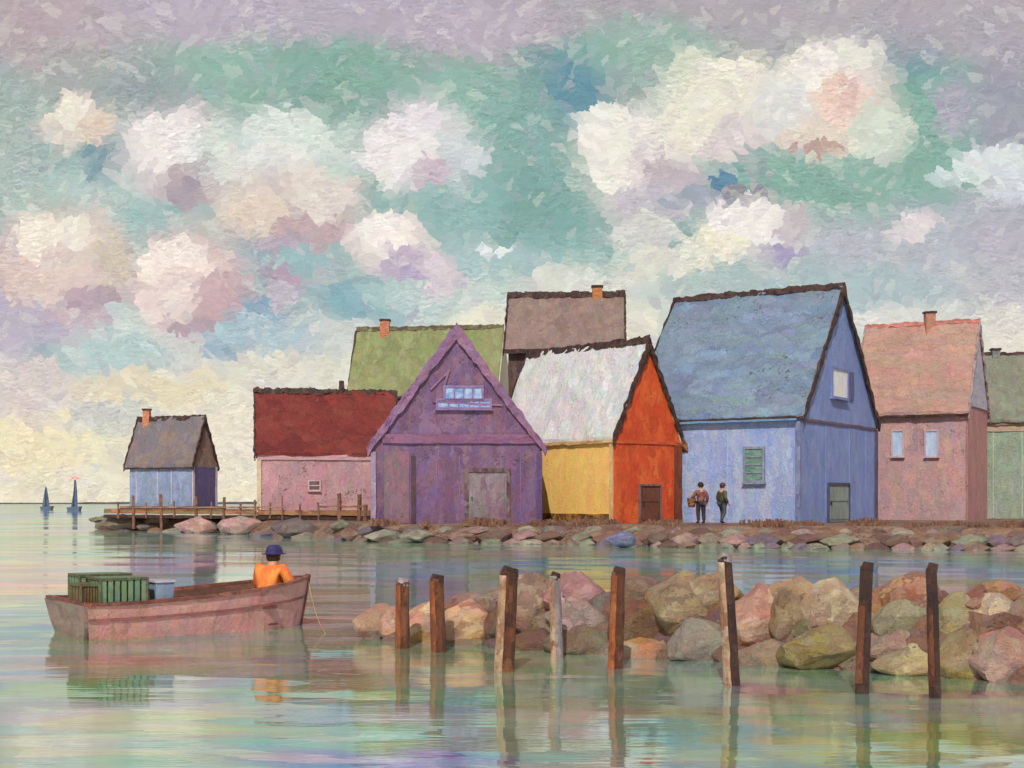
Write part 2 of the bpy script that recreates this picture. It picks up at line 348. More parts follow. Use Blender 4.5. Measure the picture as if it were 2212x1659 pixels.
    fac = T.m('ADD', .47, T.m('MULTIPLY', T.m('MINIMUM', fr.outputs[0], .6), .56))
    fac = T.m('MULTIPLY', fac, T.rng(ln, .68, .72, 1, .6))
    ms = T.node('ShaderNodeMixShader'); T.set(ms.inputs[0], fac); T.l.new(dif.outputs[0], ms.inputs[1]); T.l.new(gl.outputs[0], ms.inputs[2])
    o = T.node('ShaderNodeOutputMaterial'); T.l.new(ms.outputs[0], o.inputs[0])
    b = MB(); vs = [b.b.verts.new(p) for p in ((-5000, -60, 0), (5000, -60, 0), (5000, 9000, 0), (-5000, 9000, 0))]; b.b.faces.new(vs)
    w = b.build('water', m); tag(w, kind='structure')
build_water()

b = MB()
pts = [(-700, 1450), (-300, 1500), (60, 1450)]
for i in range(40):
    X0 = -700+i*19; b.box(X0, X0+19.5, 1490, 1560, -1, .9+1.4*abs(noise.noise((i*.7, 0, 0)))+(.8 if i > 12 else 0))
tag(b.rough(8, .5, .1).build('far_shore', M('far_shore', [(72, 66, 84), (96, 82, 92), (60, 56, 74)], 12, 'h')), kind='structure')

GZ = .82; DZ = 1.35
SHORE = [(2700, 50), (2212, 52.5), (1850, 54), (1500, 56), (1168, 60.8), (980, 62.2), (800, 63.6), (650, 72), (480, 83), (330, 88), (255, 91), (215, 95)]
shore = [(wx(x, d), d) for x, d in SHORE]
def shore_d(px):
    for (xa, da), (xb, db) in zip(SHORE, SHORE[1:]):
        if xb <= px <= xa: return db+(da-db)*(px-xb)/(xa-xb)
    return SHORE[-1][1] if px < SHORE[-1][0] else SHORE[0][1]
GRD = M('shore_ground', [(116, 92, 76), (140, 110, 90), (96, 72, 66), (150, 128, 104), (106, 84, 88), (130, 96, 72)], .7, 'h', .5, bump=.8, rough=.8)
def build_land():
    b = bmesh.new()
    back = [(wx(215, 104), 104), (-22, 106), (-17, 109), (-6, 135), (60, 150), (90, 60)]
    rings = []
    for off, z in ((0, -.5), (1.2, .25), (2.6, GZ)):
        r = [b.verts.new((X, D+off, z)) for X, D in shore]; rings.append(r)
    for r0, r1 in zip(rings, rings[1:]):
        for i in range(len(r0)-1): b.faces.new((r0[i], r0[i+1], r1[i+1], r1[i]))
    top = rings[-1]+[b.verts.new((X, D, GZ)) for X, D in back]
    f = b.faces.new(top); bmesh.ops.triangulate(b, faces=[f])
    bmesh.ops.subdivide_edges(b, edges=[e for e in b.edges if e.calc_length() > 2.5], cuts=2)
    for v in b.verts: v.co.z += .08*noise.noise(v.co*.7)
    m = MB(); m.b.free(); m.b = b
    tag(m.build('ground', GRD), kind='structure')
build_land()

# ------------------------------------------------------------------ houses
class House:
    def __init__(s, name, label, xc, D, theta, eave_y, apex_y, xr=None, Wd=None, xl=None, Ln=None, z0=GZ, cat='house'):
        t = R(theta); s.L = Vector((-math.cos(t), math.sin(t), 0)); s.G = Vector((math.sin(t), math.cos(t), 0))
        s.C = Vector((wx(xc, D), D, 0)); s.z0 = z0
        if Wd is None: Wd = s.hit(s.G, xr)
        if Ln is None: Ln = s.hit(s.L, xl)
        s.W = Wd; s.N = Ln; s.ze = wz(eave_y, D); mid = s.C+s.G*Wd/2; s.zr = wz(apex_y, mid.y)
        ctr = s.C+s.G*Wd/2+s.L*Ln/2
        s.o = thing(name, (ctr.x, ctr.y, z0), label, cat)
        s.slope = (s.zr-s.ze)/(Wd/2)
    def hit(s, dr, px):
        u = (px-HX)/FP      # C + dr*t on the ray (u,1)
        return (u*s.C.y-s.C.x)/(dr.x-u*dr.y)
    def p(s, l, g, z): return s.C+s.L*l+s.G*g+Vector((0, 0, z))
    def body(s, wall, gable=None, jit=.05):
        z0 = s.z0-.3
        pent = [s.p(0, 0, z0), s.p(0, s.W, z0), s.p(0, s.W, s.ze), s.p(0, s.W/2, s.zr), s.p(0, 0, s.ze)]
        b = MB(); b.poly(pent, s.L*s.N); b.rough(1.2, jit, .8); s.wall = b.build('wall', wall, s.o)
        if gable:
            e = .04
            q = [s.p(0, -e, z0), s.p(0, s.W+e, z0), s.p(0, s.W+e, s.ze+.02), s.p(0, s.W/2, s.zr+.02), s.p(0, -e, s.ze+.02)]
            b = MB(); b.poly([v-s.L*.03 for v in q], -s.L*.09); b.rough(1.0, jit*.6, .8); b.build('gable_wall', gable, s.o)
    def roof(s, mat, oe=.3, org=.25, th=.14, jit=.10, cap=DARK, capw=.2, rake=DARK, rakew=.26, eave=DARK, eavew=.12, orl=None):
        orl = org if orl is None else orl
        nn = s.slope; ln = math.sqrt(1+nn*nn)
        b = MB(); lift = .06
        # one folded sheet, thick
        def q(l, g, dz): return s.p(l, g, dz)
        zt = s.zr+lift+th; zee = s.ze-oe*nn+lift
        prof = [(-oe, zee), (-oe, zee+th*ln*.8), (s.W/2, zt+th*.4), (s.W+oe, zee+th*ln*.8), (s.W+oe, zee), (s.W/2, s.zr+lift)]
        b.poly([q(-org, g, z) for g, z in prof], s.L*(s.N+org+orl)); b.rough(.8, jit, 1.1, 2); s.rf = b.build('roof', mat, s.o)
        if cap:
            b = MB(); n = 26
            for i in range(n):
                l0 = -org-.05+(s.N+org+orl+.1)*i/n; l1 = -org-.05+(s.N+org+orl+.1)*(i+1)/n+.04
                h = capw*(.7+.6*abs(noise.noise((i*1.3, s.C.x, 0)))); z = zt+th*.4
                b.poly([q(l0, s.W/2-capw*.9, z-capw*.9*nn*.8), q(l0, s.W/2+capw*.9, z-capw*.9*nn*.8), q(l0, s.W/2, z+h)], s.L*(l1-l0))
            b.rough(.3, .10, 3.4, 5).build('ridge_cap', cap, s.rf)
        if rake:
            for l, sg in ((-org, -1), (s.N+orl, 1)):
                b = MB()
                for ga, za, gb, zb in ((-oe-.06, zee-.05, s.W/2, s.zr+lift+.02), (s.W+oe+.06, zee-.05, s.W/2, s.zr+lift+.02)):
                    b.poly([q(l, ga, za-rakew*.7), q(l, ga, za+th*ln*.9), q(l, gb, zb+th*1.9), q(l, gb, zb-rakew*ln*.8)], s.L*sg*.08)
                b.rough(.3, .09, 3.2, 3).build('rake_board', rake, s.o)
        if eave:  # strip along the eave; the dark default stands in for shade beneath
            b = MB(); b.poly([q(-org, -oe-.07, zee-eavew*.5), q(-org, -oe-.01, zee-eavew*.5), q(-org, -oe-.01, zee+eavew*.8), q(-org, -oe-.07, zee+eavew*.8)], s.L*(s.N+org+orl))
            b.rough(.5, .05, 2.5, 4).build('eave_edge', eave, s.o)
        return s
    def rect(s, face, x0, y0, x1, y1):
        """picture corners -> wall coordinates (a0,a1,z0,z1)"""
        dr = s.L if face == 'side' else s.G
        a = sorted((s.hit(dr, x0), s.hit(dr, x1))); D = (s.C+dr*(a[0]+a[1])/2).y
        return a[0], a[1], wz(y1, D), wz(y0, D)
    def slab(s, b, face, a0, a1, z0, z1, d0, d1):
        if face == 'side':
            f = lambda a, z: s.p(a, -d0, z); e = -s.G*(d1-d0)
        else:
            f = lambda a, z: s.p(-d0, a, z); e = -s.L*(d1-d0)
        b.poly([f(a0, z0), f(a1, z0), f(a1, z1), f(a0, z1)], e); return b
    def window(s, face, x0, y0, x1, y1, pane, frame, fw=.1, base=.0, mull=True, nx=1, ny=1, sill=True):
        a0, a1, z0, z1 = s.rect(face, x0, y0, x1, y1)
        b = MB()
        for r in ((a0-fw, a0, z0-fw, z1+fw), (a1, a1+fw, z0-fw, z1+fw), (a0, a1, z1, z1+fw), (a0, a1, z0-fw, z0)):
            s.slab(b, face, *r, base-.02, base+.13)
        for i in range(1, nx+1): a = a0+(a1-a0)*i/(nx+1); s.slab(b, face, a-.035, a+.035, z0, z1, base+.02, base+.115)
        for i in range(1, ny+1): z = z0+(z1-z0)*i/(ny+1); s.slab(b, face, a0, a1, z-.03, z+.03, base+.02, base+.11)
        w = b.build('window', frame, s.o)
        b = MB(); s.slab(b, face, a0, a1, z0, z1, base-.02, base+.075); b.build('pane', pane, w)
        if sill:
            b = MB(); s.slab(b, face, a0-fw*1.4, a1+fw*1.4, z0-fw*1.5, z0-fw*1.0-.004, base-.02, base+.2); b.build('sill', frame, w)
        return w
    def door(s, face, x0, y0, x1, mat, frame, fw=.12, base=0., panels=2, z0=None, handle=True):
        a0, a1, _, z1 = s.rect(face, x0, y0, x1, y0+10); z0 = s.z0+.02 if z0 is None else z0
        b = MB(); s.slab(b, face, a0, a1, z0, z1, base-.02, base+.06)
        for i in range(panels):
            t = (z1-z0)/panels; s.slab(b, face, a0+.12, a1-.12, z0+t*i+.12, z0+t*(i+1)-.1, base+.06, base+.09)
        d = b.build('door', mat, s.o)
        b = MB()
        s.slab(b, face, a0-fw, a0-.002, z0, z1+fw, base-.02, base+.1); s.slab(b, face, a1+.002, a1+fw, z0, z1+fw, base-.02, base+.1); s.slab(b, face, a0, a1, z1+.002, z1+fw, base-.02, base+.12)
        b.rough(.6, .02, 2).build('frame', frame, d)
        if handle:
            b = MB(); hz = z0+min(1.05, (z1-z0)*.45); s.slab(b, face, a0+.13, a0+.18, hz, hz+.18, base+.08, base+.16); b.build('handle', DARK, d)
        return d
    def board(s, name, face, a0, a1, z0, z1, d, mat, base=0., jit=.03):
        b = MB(); s.slab(b, face, a0, a1, z0, z1, base-.02, base+d); return b.rough(.7, jit, 2, 7).build(name, mat, s.o)
    def planks(s, face, mat, step, base=0., a0=0, a1=None, z0=None, z1=None, w=.04, d=.03):
        """thin cover strips over the board joints"""
        a1 = (s.N if face == 'side' else s.W) if a1 is None else a1; z0 = s.z0 if z0 is None else z0; z1 = s.ze if z1 is None else z1
        a = a0+step; rr = random.Random(int(s.C.x*10))
        while a < a1-.1:
            b = MB(); s.slab(b, face, a, a+w, z0+rr.random()*.3, z1-rr.random()*.3, base-.02, base+d); a += step*(.7+.6*rr.random())
            b.rough(1.0, .02, 2, 8).build('cover_strip', mat, s.o)
    def chimney(s, x, ytop, w, mat, cap=None, capm=DARK):
        l = s.hit2(x); z1 = wz(ytop, s.p(l, s.W/2, 0).y); w2 = w/2
        c = s.p(l, s.W/2, 0); b = MB(); b.box(c.x-w2, c.x+w2, c.y-w2, c.y+w2, s.zr-.5, z1); b.rough(.25, .03, 3)
        ch = b.build('chimney', mat, s.rf)
        b = MB(); b.box(c.x-w2-.06, c.x+w2+.06, c.y-w2-.06, c.y+w2+.06, z1+.01, z1+.13).rough(.3, .03, 3).build('cap', capm, ch)
        return ch
    def hit2(s, px):
        c = s.C+s.G*s.W/2; u = (px-HX)/FP
        return (u*c.y-c.x)/(s.L.x-u*s.L.y)

BRICK = M('chimney_brick', [(178, 108, 78), (196, 126, 92), (150, 84, 66), (206, 146, 110)], .22, 'h')
PANE_B = M('pane_blue', [(140, 164, 206), (116, 146, 200), (176, 192, 220), (96, 128, 190)], .35, 'a', rough=.25)
PANE_G = M('pane_green', [(104, 138, 128), (84, 128, 104), (120, 150, 146), (70, 110, 96)], .3, 'h', rough=.25)
LIT = M('pale_trim', [(196, 190, 200), (176, 172, 190), (212, 204, 206)], .3, 'v')

# --- small blue shed at the end of the wharf
SB = M('shed_blue', [(140, 160, 196), (120, 142, 182), (152, 170, 204), (132, 142, 168), (146, 158, 182)], .7, 'v', .25, (84, 74, 84))
h = House('net_shed', 'small blue net shed with grey roof and brick chimney, far left at the wharf end', 414, 94, 24, 1004, 908, xr=464, xl=280, z0=1.52, cat='shed')
h.body(SB, M('shed_brown_gable', [(150, 124, 112), (134, 112, 108), (164, 138, 120)], .6, 'a', .3))
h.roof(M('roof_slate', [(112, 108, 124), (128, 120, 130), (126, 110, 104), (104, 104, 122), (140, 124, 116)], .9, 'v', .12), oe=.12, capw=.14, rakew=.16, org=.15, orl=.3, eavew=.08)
h.planks('side', LIT, 1.6, w=.06); h.chimney(317, 887, .45, BRICK)
a = h.W; h.board('gable_lower', 'gable', .12, a-.12, h.z0-.1, h.ze-.12, .03, M('shed_navy', [(88, 92, 150), (108, 90, 130), (80, 86, 142), (122, 100, 132)], .7, 'v'), .12)
h.board('corner_board', 'gable', -.1, .1, h.z0-.1, h.ze-.1, .06, LIT, .12); h.board('corner_board', 'gable', a-.1, a+.08, h.z0-.1, h.ze-.1, .06, LIT, .12)
b = MB(); b.poly([h.p(-.5, -.5, DZ-.02), h.p(h.N+.4, -.5, DZ-.02), h.p(h.N+.4, h.W+.4, DZ-.02), h.p(-.5, h.W+.4, DZ-.02)], (0, 0, .2)); b.rough(1, .03, 1).build('footing', DARK, h.o)

# --- long pink shed with dark red roof
h = House('fish_shed', 'long low pink shed with a dark red roof, left of the purple house', 860, 82, -10, 984, 857, Wd=5.6, xl=556, z0=1.25, cat='shed')
h.body(M('shed_pink', [(188, 142, 152), (176, 134, 148), (200, 156, 160), (164, 138, 146), (190, 152, 158), (186, 132, 148)], .9, 'v', .32, (96, 66, 64)))
h.roof(M('roof_red', [(112, 42, 38), (126, 52, 44), (102, 36, 36), (120, 48, 42), (134, 62, 54)], 1.1, 'x', .16, (64, 30, 34)), oe=.1, org=.1, orl=.12, capw=.2, rakew=.1, eave=None)
h.board('fascia', 'side', 0, h.N, h.ze-.28, h.ze+.02, .08, M('fascia_pink', [(196, 156, 160), (180, 140, 148), (206, 170, 170)], .5, 'h'))
h.board('corner_board', 'side', h.N-.22, h.N+.03, h.z0, h.ze-.3, .07, M('corner_cream', [(214, 196, 160), (190, 160, 140)], .4, 'v'))
h.window('side', 668, 1040, 690, 1058, M('pane_dark', [(96, 70, 70), (120, 96, 98), (80, 60, 66)], .3, 'h', rough=.3), M('frame_mauve', [(170, 140, 150), (200, 180, 186)], .2, 'h'), .07, nx=0, ny=1)
b = MB(); l0 = h.hit2(738); b.bar(h.p(l0, h.W/2, h.zr), h.p(l0, h.W/2, h.zr+.9), .28); b.rough(.2, .04, 4).build('stove_pipe', DARK, h.rf)

# --- tall house with olive green roof
h = House('green_roofed_house', 'tall house with an olive green roof and cream end wall, behind the purple house', 1073, 98, 9, 846, 712, xr=1099, xl=752, cat='house')
h.body(M('wall_greybrown', [(122, 108, 96), (104, 92, 84), (140, 124, 106)], .9, 'h', .3), M('wall_cream', [(222, 214, 182), (210, 206, 190), (228, 214, 170)], .8, 'v'))
h.roof(M('roof_olive', [(136, 144, 100), (126, 134, 88), (148, 154, 112), (120, 126, 88), (142, 146, 96)], 1.2, 'v', .12, (84, 70, 56)), oe=.25, org=.05, capw=.16, rake=None, cap=M('ridge_olive', [(112, 110, 80), (80, 62, 52), (130, 128, 92)], .4, 'h'))
h.chimney(832, 694, .66, BRICK)
b = MB(); b.poly([h.p(h.N+.02, 0, h.ze-.2), h.p(h.N+.02, .2, h.ze-.2), h.p(h.N+.02, h.W/2, h.zr+.1), h.p(h.N+.02, h.W/2-.2, h.zr+.1)], h.L*.14); b.rough(.6, .06, 2).build('rake_board', DARK, h.o)

# --- tall house with mauve-brown roof
h = House('brown_roofed_house', 'tallest rear house with mauve-brown roof and small capped chimney, behind the white roof', 1342, 84, 4, 748, 645, Wd=6, xl=1098, cat='house')
h.body(M('wall_umber', [(96, 74, 74), (70, 52, 54), (112, 88, 84), (90, 72, 82)], .8, 'v', .4))
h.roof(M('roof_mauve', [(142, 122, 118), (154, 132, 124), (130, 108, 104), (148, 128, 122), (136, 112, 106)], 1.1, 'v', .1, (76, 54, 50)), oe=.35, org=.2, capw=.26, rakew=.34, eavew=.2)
h.chimney(1290, 622, .6, M('chimney_orange', [(186, 122, 70), (160, 96, 62)], .2, 'h'))

# --- purple gabled house
PU = [(122, 92, 122), (106, 78, 112), (134, 106, 134), (130, 90, 108), (112, 90, 138), (98, 72, 104), (142, 114, 144)]
h = House('purple_house', 'purple gable-fronted house with a wide grey door and small blue attic window', 806, 66, 87, 986, 716, Wd=None, xr=1166, Ln=5.2, cat='house')
h.z0 = GZ
h.ze = wz(962, 66)
h.slope = (h.zr-h.ze)/(h.W/2)
h.body(M('wall_purple_side', PU, .7, 'v', .2), M('wall_purple', PU, .75, 'v', .28, (66, 40, 56)))
RK = M('rake_purple', [(132, 98, 136), (146, 112, 146), (118, 84, 122), (150, 104, 124)], .6, 'x')
h.roof(M('roof_purple', [(118, 88, 120), (98, 78, 130), (134, 104, 132)], .7, 'x', .2), oe=.2, org=.25, orl=.2, capw=.1, cap=RK, rake=RK, rakew=.34, eave=RK, th=.16)
B0 = .12
a0, a1, z0, z1 = h.rect('gable', 826, 936, 1160, 958)
h.board('belt_board', 'gable', a0, a1, z0, z1-.05, .12, M('belt_plum', [(132, 84, 110), (118, 80, 118), (146, 100, 122)], .5, 'h'), B0)
h.board('corner_board', 'gable', -.1, .14, h.z0, h.ze-.3, .1, M('corner_lilac', [(160, 146, 172), (136, 112, 146), (176, 158, 170)], .5, 'v'), B0)
h.board('corner_board', 'gable', h.W-.14, h.W+.1, h.z0, h.ze-.3, .1, M('corner_violet', [(100, 76, 120), (84, 64, 110)], .5, 'v'), B0)
h.board('inner_post', 'gable', *(lambda r: (r[0], r[1]))(h.rect('gable', 888, 960, 898, 1100)), h.z0, h.rect('gable', 888, 985, 898, 1100)[3], .06, M('post_umber', [(92, 70, 78), (74, 54, 62)], .4, 'v'), B0)
h.board('wall_panel', 'gable', *(lambda r: (r[0], r[1]))(h.rect('gable', 830, 960, 884, 1100)), h.z0, h.rect('gable', 830, 975, 884, 1100)[3], .03, M('panel_wine', [(142, 104, 124), (148, 98, 116), (126, 104, 114), (116, 100, 112), (136, 104, 128)], .6, 'v', .2), B0)
h.door('gable', 1012, 1020, 1094, M('door_grey', [(140, 126, 138), (152, 140, 134), (124, 92, 116), (150, 146, 150), (132, 130, 124)], .7, 'v', .15), M('doorframe_umber', [(110, 84, 88), (76, 52, 52), (148, 126, 130)], .35, 'v', .3), .18, B0, 1)
h.planks('gable', M('strip_violet', [(140, 110, 158), (104, 78, 120)], .4, 'v'), .9, B0, z1=h.ze-.2)
h.window('gable', 946, 866, 1058, 880, PANE_B, M('frame_lilac', [(140, 116, 160), (118, 92, 140)], .2, 'h'), .1, B0, nx=4, ny=0)
h.window('gable', 962, 838, 1040, 862, PANE_B, M('frame_lilac', [(140, 116, 160)], .2, 'h'), .1, B0, nx=3, ny=0, sill=False)
b = MB()
for (xa, ya, xb, yb) in ((935, 868, 1085, 876), (970, 800, 960, 835), (930, 842, 972, 800)):
    pa = h.rect('gable', xa, ya-2, xa+1, ya+2); pb = h.rect('gable', xb, yb-2, xb+1, yb+2)
    b.bar(h.p(-B0-.05, pa[0], (pa[2]+pa[3])/2), h.p(-B0-.05, pb[0], (pb[2]+pb[3])/2), .09)
b.rough(.4, .03, 2).build('attic_batten', RK, h.o)

# --- yellow and orange house with white roof
OR = M('wall_orange', [(206, 84, 34), (220, 98, 42), (190, 70, 30), (214, 78, 36), (226, 120, 54), (200, 66, 30)], .8, 'v', .14, (104, 44, 24))
h = House('orange_house', 'orange gabled house with yellow side wall, white roof and brown door', 1323, 67.2, 50, 948, 744, xr=1466, xl=1075, cat='house')
h.body(M('wall_yellow', [(255, 190, 112), (255, 178, 110), (255, 202, 114), (255, 170, 108), (255, 190, 98)], .9, 'v', .16, (96, 66, 34), bump=.4, jit=.08), OR)
h.roof(M('roof_white', [(210, 212, 216), (200, 204, 206), (220, 220, 222), (204, 198, 202), (216, 216, 208), (194, 204, 212)], 1.1, 'v', .12, (108, 84, 70)), oe=.10, org=.18, orl=.2, capw=.16, rakew=.22, cap=DARK, eave=M('eave_gold', [(214, 180, 130), (196, 150, 92), (224, 196, 160)], .4, 'h', .3))
h.board('corner_board', 'side', -.1, .08, h.z0, h.ze, .15, M('corner_peach', [(222, 190, 150), (206, 160, 110)], .4, 'v'))
h.board('belt_board', 'gable', .05, h.W-.05, h.ze-.2, h.ze-.05, .06, M('belt_rust', [(176, 70, 30), (206, 96, 50)], .4, 'h'), B0)
h.board('corner_board', 'gable', h.W-.45, h.W+.06, h.z0, h.ze-.1, .06, M('corner_umber', [(96, 52, 34), (140, 66, 32), (72, 40, 32)], .5, 'v', .3), B0)
h.board('base_board', 'side', 0, h.N, h.z0-.1, h.z0+.42, .05, M('base_umber', [(84, 54, 40), (150, 104, 50), (60, 40, 34), (190, 140, 66)], .25, 'a', .4))
h.door('gable', 1378, 1050, 1420, M('door_brown', [(110, 62, 44), (96, 54, 40), (124, 74, 54)], .4, 'v'), M('doorframe_dark', [(80, 60, 56), (130, 110, 110)], .3, 'v'), .09, B0, 2)
b = MB(); b.poly([h.p(-.3, h.W+.02, h.ze-.25), h.p(-.3, h.W+.34, h.ze-.55), h.p(-.3, h.W+.34, h.ze-.1), h.p(-.3, h.W+.02, h.ze+.2)], h.L*.5); b.rough(.3, .05, 2).build('eave_bracket', M('bracket_tan', [(160, 110, 70), (110, 74, 50)], .3, 'a'), h.o)

# --- big blue house
BL = [(108, 126, 178), (92, 112, 168), (120, 134, 184), (98, 116, 176), (86, 104, 160)]
h = House('blue_house', 'large blue house with slate-blue roof, green side window and loft opening', 1725, 67, 33, 903, 629, xr=1888, xl=1368, cat='house')
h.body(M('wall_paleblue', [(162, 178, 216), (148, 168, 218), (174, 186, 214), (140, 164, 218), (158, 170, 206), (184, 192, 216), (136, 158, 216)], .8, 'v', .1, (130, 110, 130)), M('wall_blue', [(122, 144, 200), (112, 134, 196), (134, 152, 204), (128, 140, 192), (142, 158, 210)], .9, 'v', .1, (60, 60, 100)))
h.roof(M('roof_blue', [(112, 130, 156), (124, 140, 166), (104, 120, 146), (118, 136, 150), (130, 150, 178), (106, 122, 154)], 1.4, 'h', .26, (78, 66, 76)), oe=.06, org=.25, orl=.3, capw=.2, rakew=.26, eavew=.12)
h.board('roof_apron', 'side', 0, h.N, h.ze-.12, h.ze-.02, .33, M('apron_blue', [(110, 150, 196), (96, 136, 184), (124, 150, 170)], .6, 'h'))
h.board('belt_board', 'gable', .1, h.W-.1, h.ze-.12, h.ze+.0, .06, M('belt_umber', [(96, 80, 96), (120, 90, 80), (84, 84, 130)], .4, 'h', .3), B0)
h.board('corner_board', 'side', -.12, .1, h.z0, h.ze-.15, .15, M('corner_slate', [(130, 140, 176), (98, 104, 150), (150, 160, 190)], .4, 'v'))
h.board('corner_board', 'gable', h.W-.3, h.W+.08, h.z0, h.ze-.1, .07, M('corner_indigo', [(70, 66, 104), (92, 76, 86), (80, 90, 140)], .5, 'v', .3), B0)
h.window('side', 1612, 970, 1648, 1038, PANE_G, M('frame_greyblue', [(146, 154, 178), (110, 116, 134)], .25, 'v'), .12, nx=0, ny=3)
a0, a1, z0, z1 = h.rect('gable', 1786, 797, 1826, 856)
h.window('gable', 1790, 800, 1822, 858, M('pane_lilac', [(238, 240, 246), (222, 228, 242), (244, 244, 248)], .4, 'v', rough=.3), M('frame_violet', [(104, 112, 170), (130, 140, 186)], .3, 'v'), .1, B0, nx=0, ny=0)
h.board('loft_shutter', 'gable', a1+.15, a1+.75, z0-.1, z1-.05, .08, M('shutter_indigo', [(66, 82, 140), (90, 96, 140), (110, 90, 110)], .3, 'v', .2), B0)
h.door('gable', 1783, 1048, 1826, M('door_sage', [(150, 162, 154), (136, 150, 146), (122, 128, 130)], .5, 'v', .12), M('doorframe_slate', [(84, 86, 120), (64, 58, 80)], .3, 'v'), .12, B0, 2)
h.planks('side', M('strip_palelilac', [(172, 178, 206)], .4, 'v'), 3.6, w=.05); h.planks('gable', M('strip_blue', [(120, 138, 196), (134, 148, 200)], .4, 'v'), 3.2, B0, w=.05)

# --- pink house on the right
h = House('pink_house', 'dusty pink house with salmon roof and two small blue windows, right of the blue house', 2086, 80, 29, 880, 701, xr=2128, xl=1850, cat='house')
h.body(M('wall_dustypink', [(188, 150, 152), (174, 144, 154), (198, 158, 152), (182, 152, 162), (162, 138, 142), (200, 154, 150)], 1.0, 'v', .2, (110, 80, 76)), M('wall_rose', [(176, 124, 126), (186, 136, 136), (160, 112, 116)], .8, 'v', .2))
h.roof(M('roof_salmon', [(178, 142, 130), (168, 142, 128), (184, 138, 128), (160, 134, 124), (188, 150, 138)], 1.3, 'h', .16, (120, 84, 76)), oe=.28, org=.2, capw=.12, cap=M('ridge_salmon', [(200, 124, 112), (150, 96, 88)], .4, 'h'), rake=M('rake_pinkgrey', [(150, 140, 150), (170, 150, 150), (100, 84, 88)], .4, 'v'), rakew=.22, eavew=.1)
b = MB(); e = .14
b.poly([h.p(-e, .3, h.ze+.12), h.p(-e, h.W-.3, h.ze+.12), h.p(-e, h.W/2, h.zr-.45)], -h.L*.05); b.rough(.8, .02, 1).build('gable_cladding', M('gable_whitegrey', [(180, 180, 196), (160, 160, 180), (196, 190, 200)], .6, 'h', .1), h.o)
FP_ = M('frame_pinkwhite', [(196, 176, 184), (176, 150, 160)], .25, 'v')
PB2 = M('pane_paleblue', [(180, 198, 228), (166, 186, 220), (192, 206, 228)], .4, 'v', rough=.3)
h.window('side', 1929, 932, 1950, 984, PB2, FP_, .09, nx=0, ny=0); h.window('side', 2001, 932, 2025, 984, PB2, FP_, .09, nx=0, ny=0)
h.chimney(2008, 678, .56, M('chimney_pinkbrown', [(160, 112, 98), (180, 130, 112)], .25, 'v')); h.planks('side', M('strip_dustypink', [(186, 150, 154)], .4, 'v'), 2.6, w=.04)

# --- grey-green house at the right edge
h = House('greygreen_house', 'grey-green house cut by the right edge, behind the pink house', 2420, 88, 12, 905, 768, Wd=7, xl=2110, cat='house')
h.body(M('wall_greygreen', [(150, 164, 146), (136, 152, 136), (160, 172, 156), (142, 160, 150), (156, 160, 140)], 1.0, 'v', .15, (110, 96, 84)))
h.roof(M('roof_greygreen', [(128, 132, 116), (136, 142, 126), (122, 122, 108), (144, 150, 136)], 1.3, 'v', .15, (90, 80, 72)), oe=.2, capw=.12, rakew=.14, org=.2, eavew=.05)
h.board('fascia', 'side', 0, h.N, h.ze-.7, h.ze-.1, .06, M('fascia_blush', [(196, 164, 140), (168, 160, 140), (190, 150, 130)], .6, 'h'))
h.chimney(2150, 757, .5, M('chimney_grey', [(130, 136, 130), (100, 100, 100)], .25, 'v')); h.planks('side', M('strip_palegreen', [(176, 190, 176)], .4, 'v'), 1.5, w=.05)

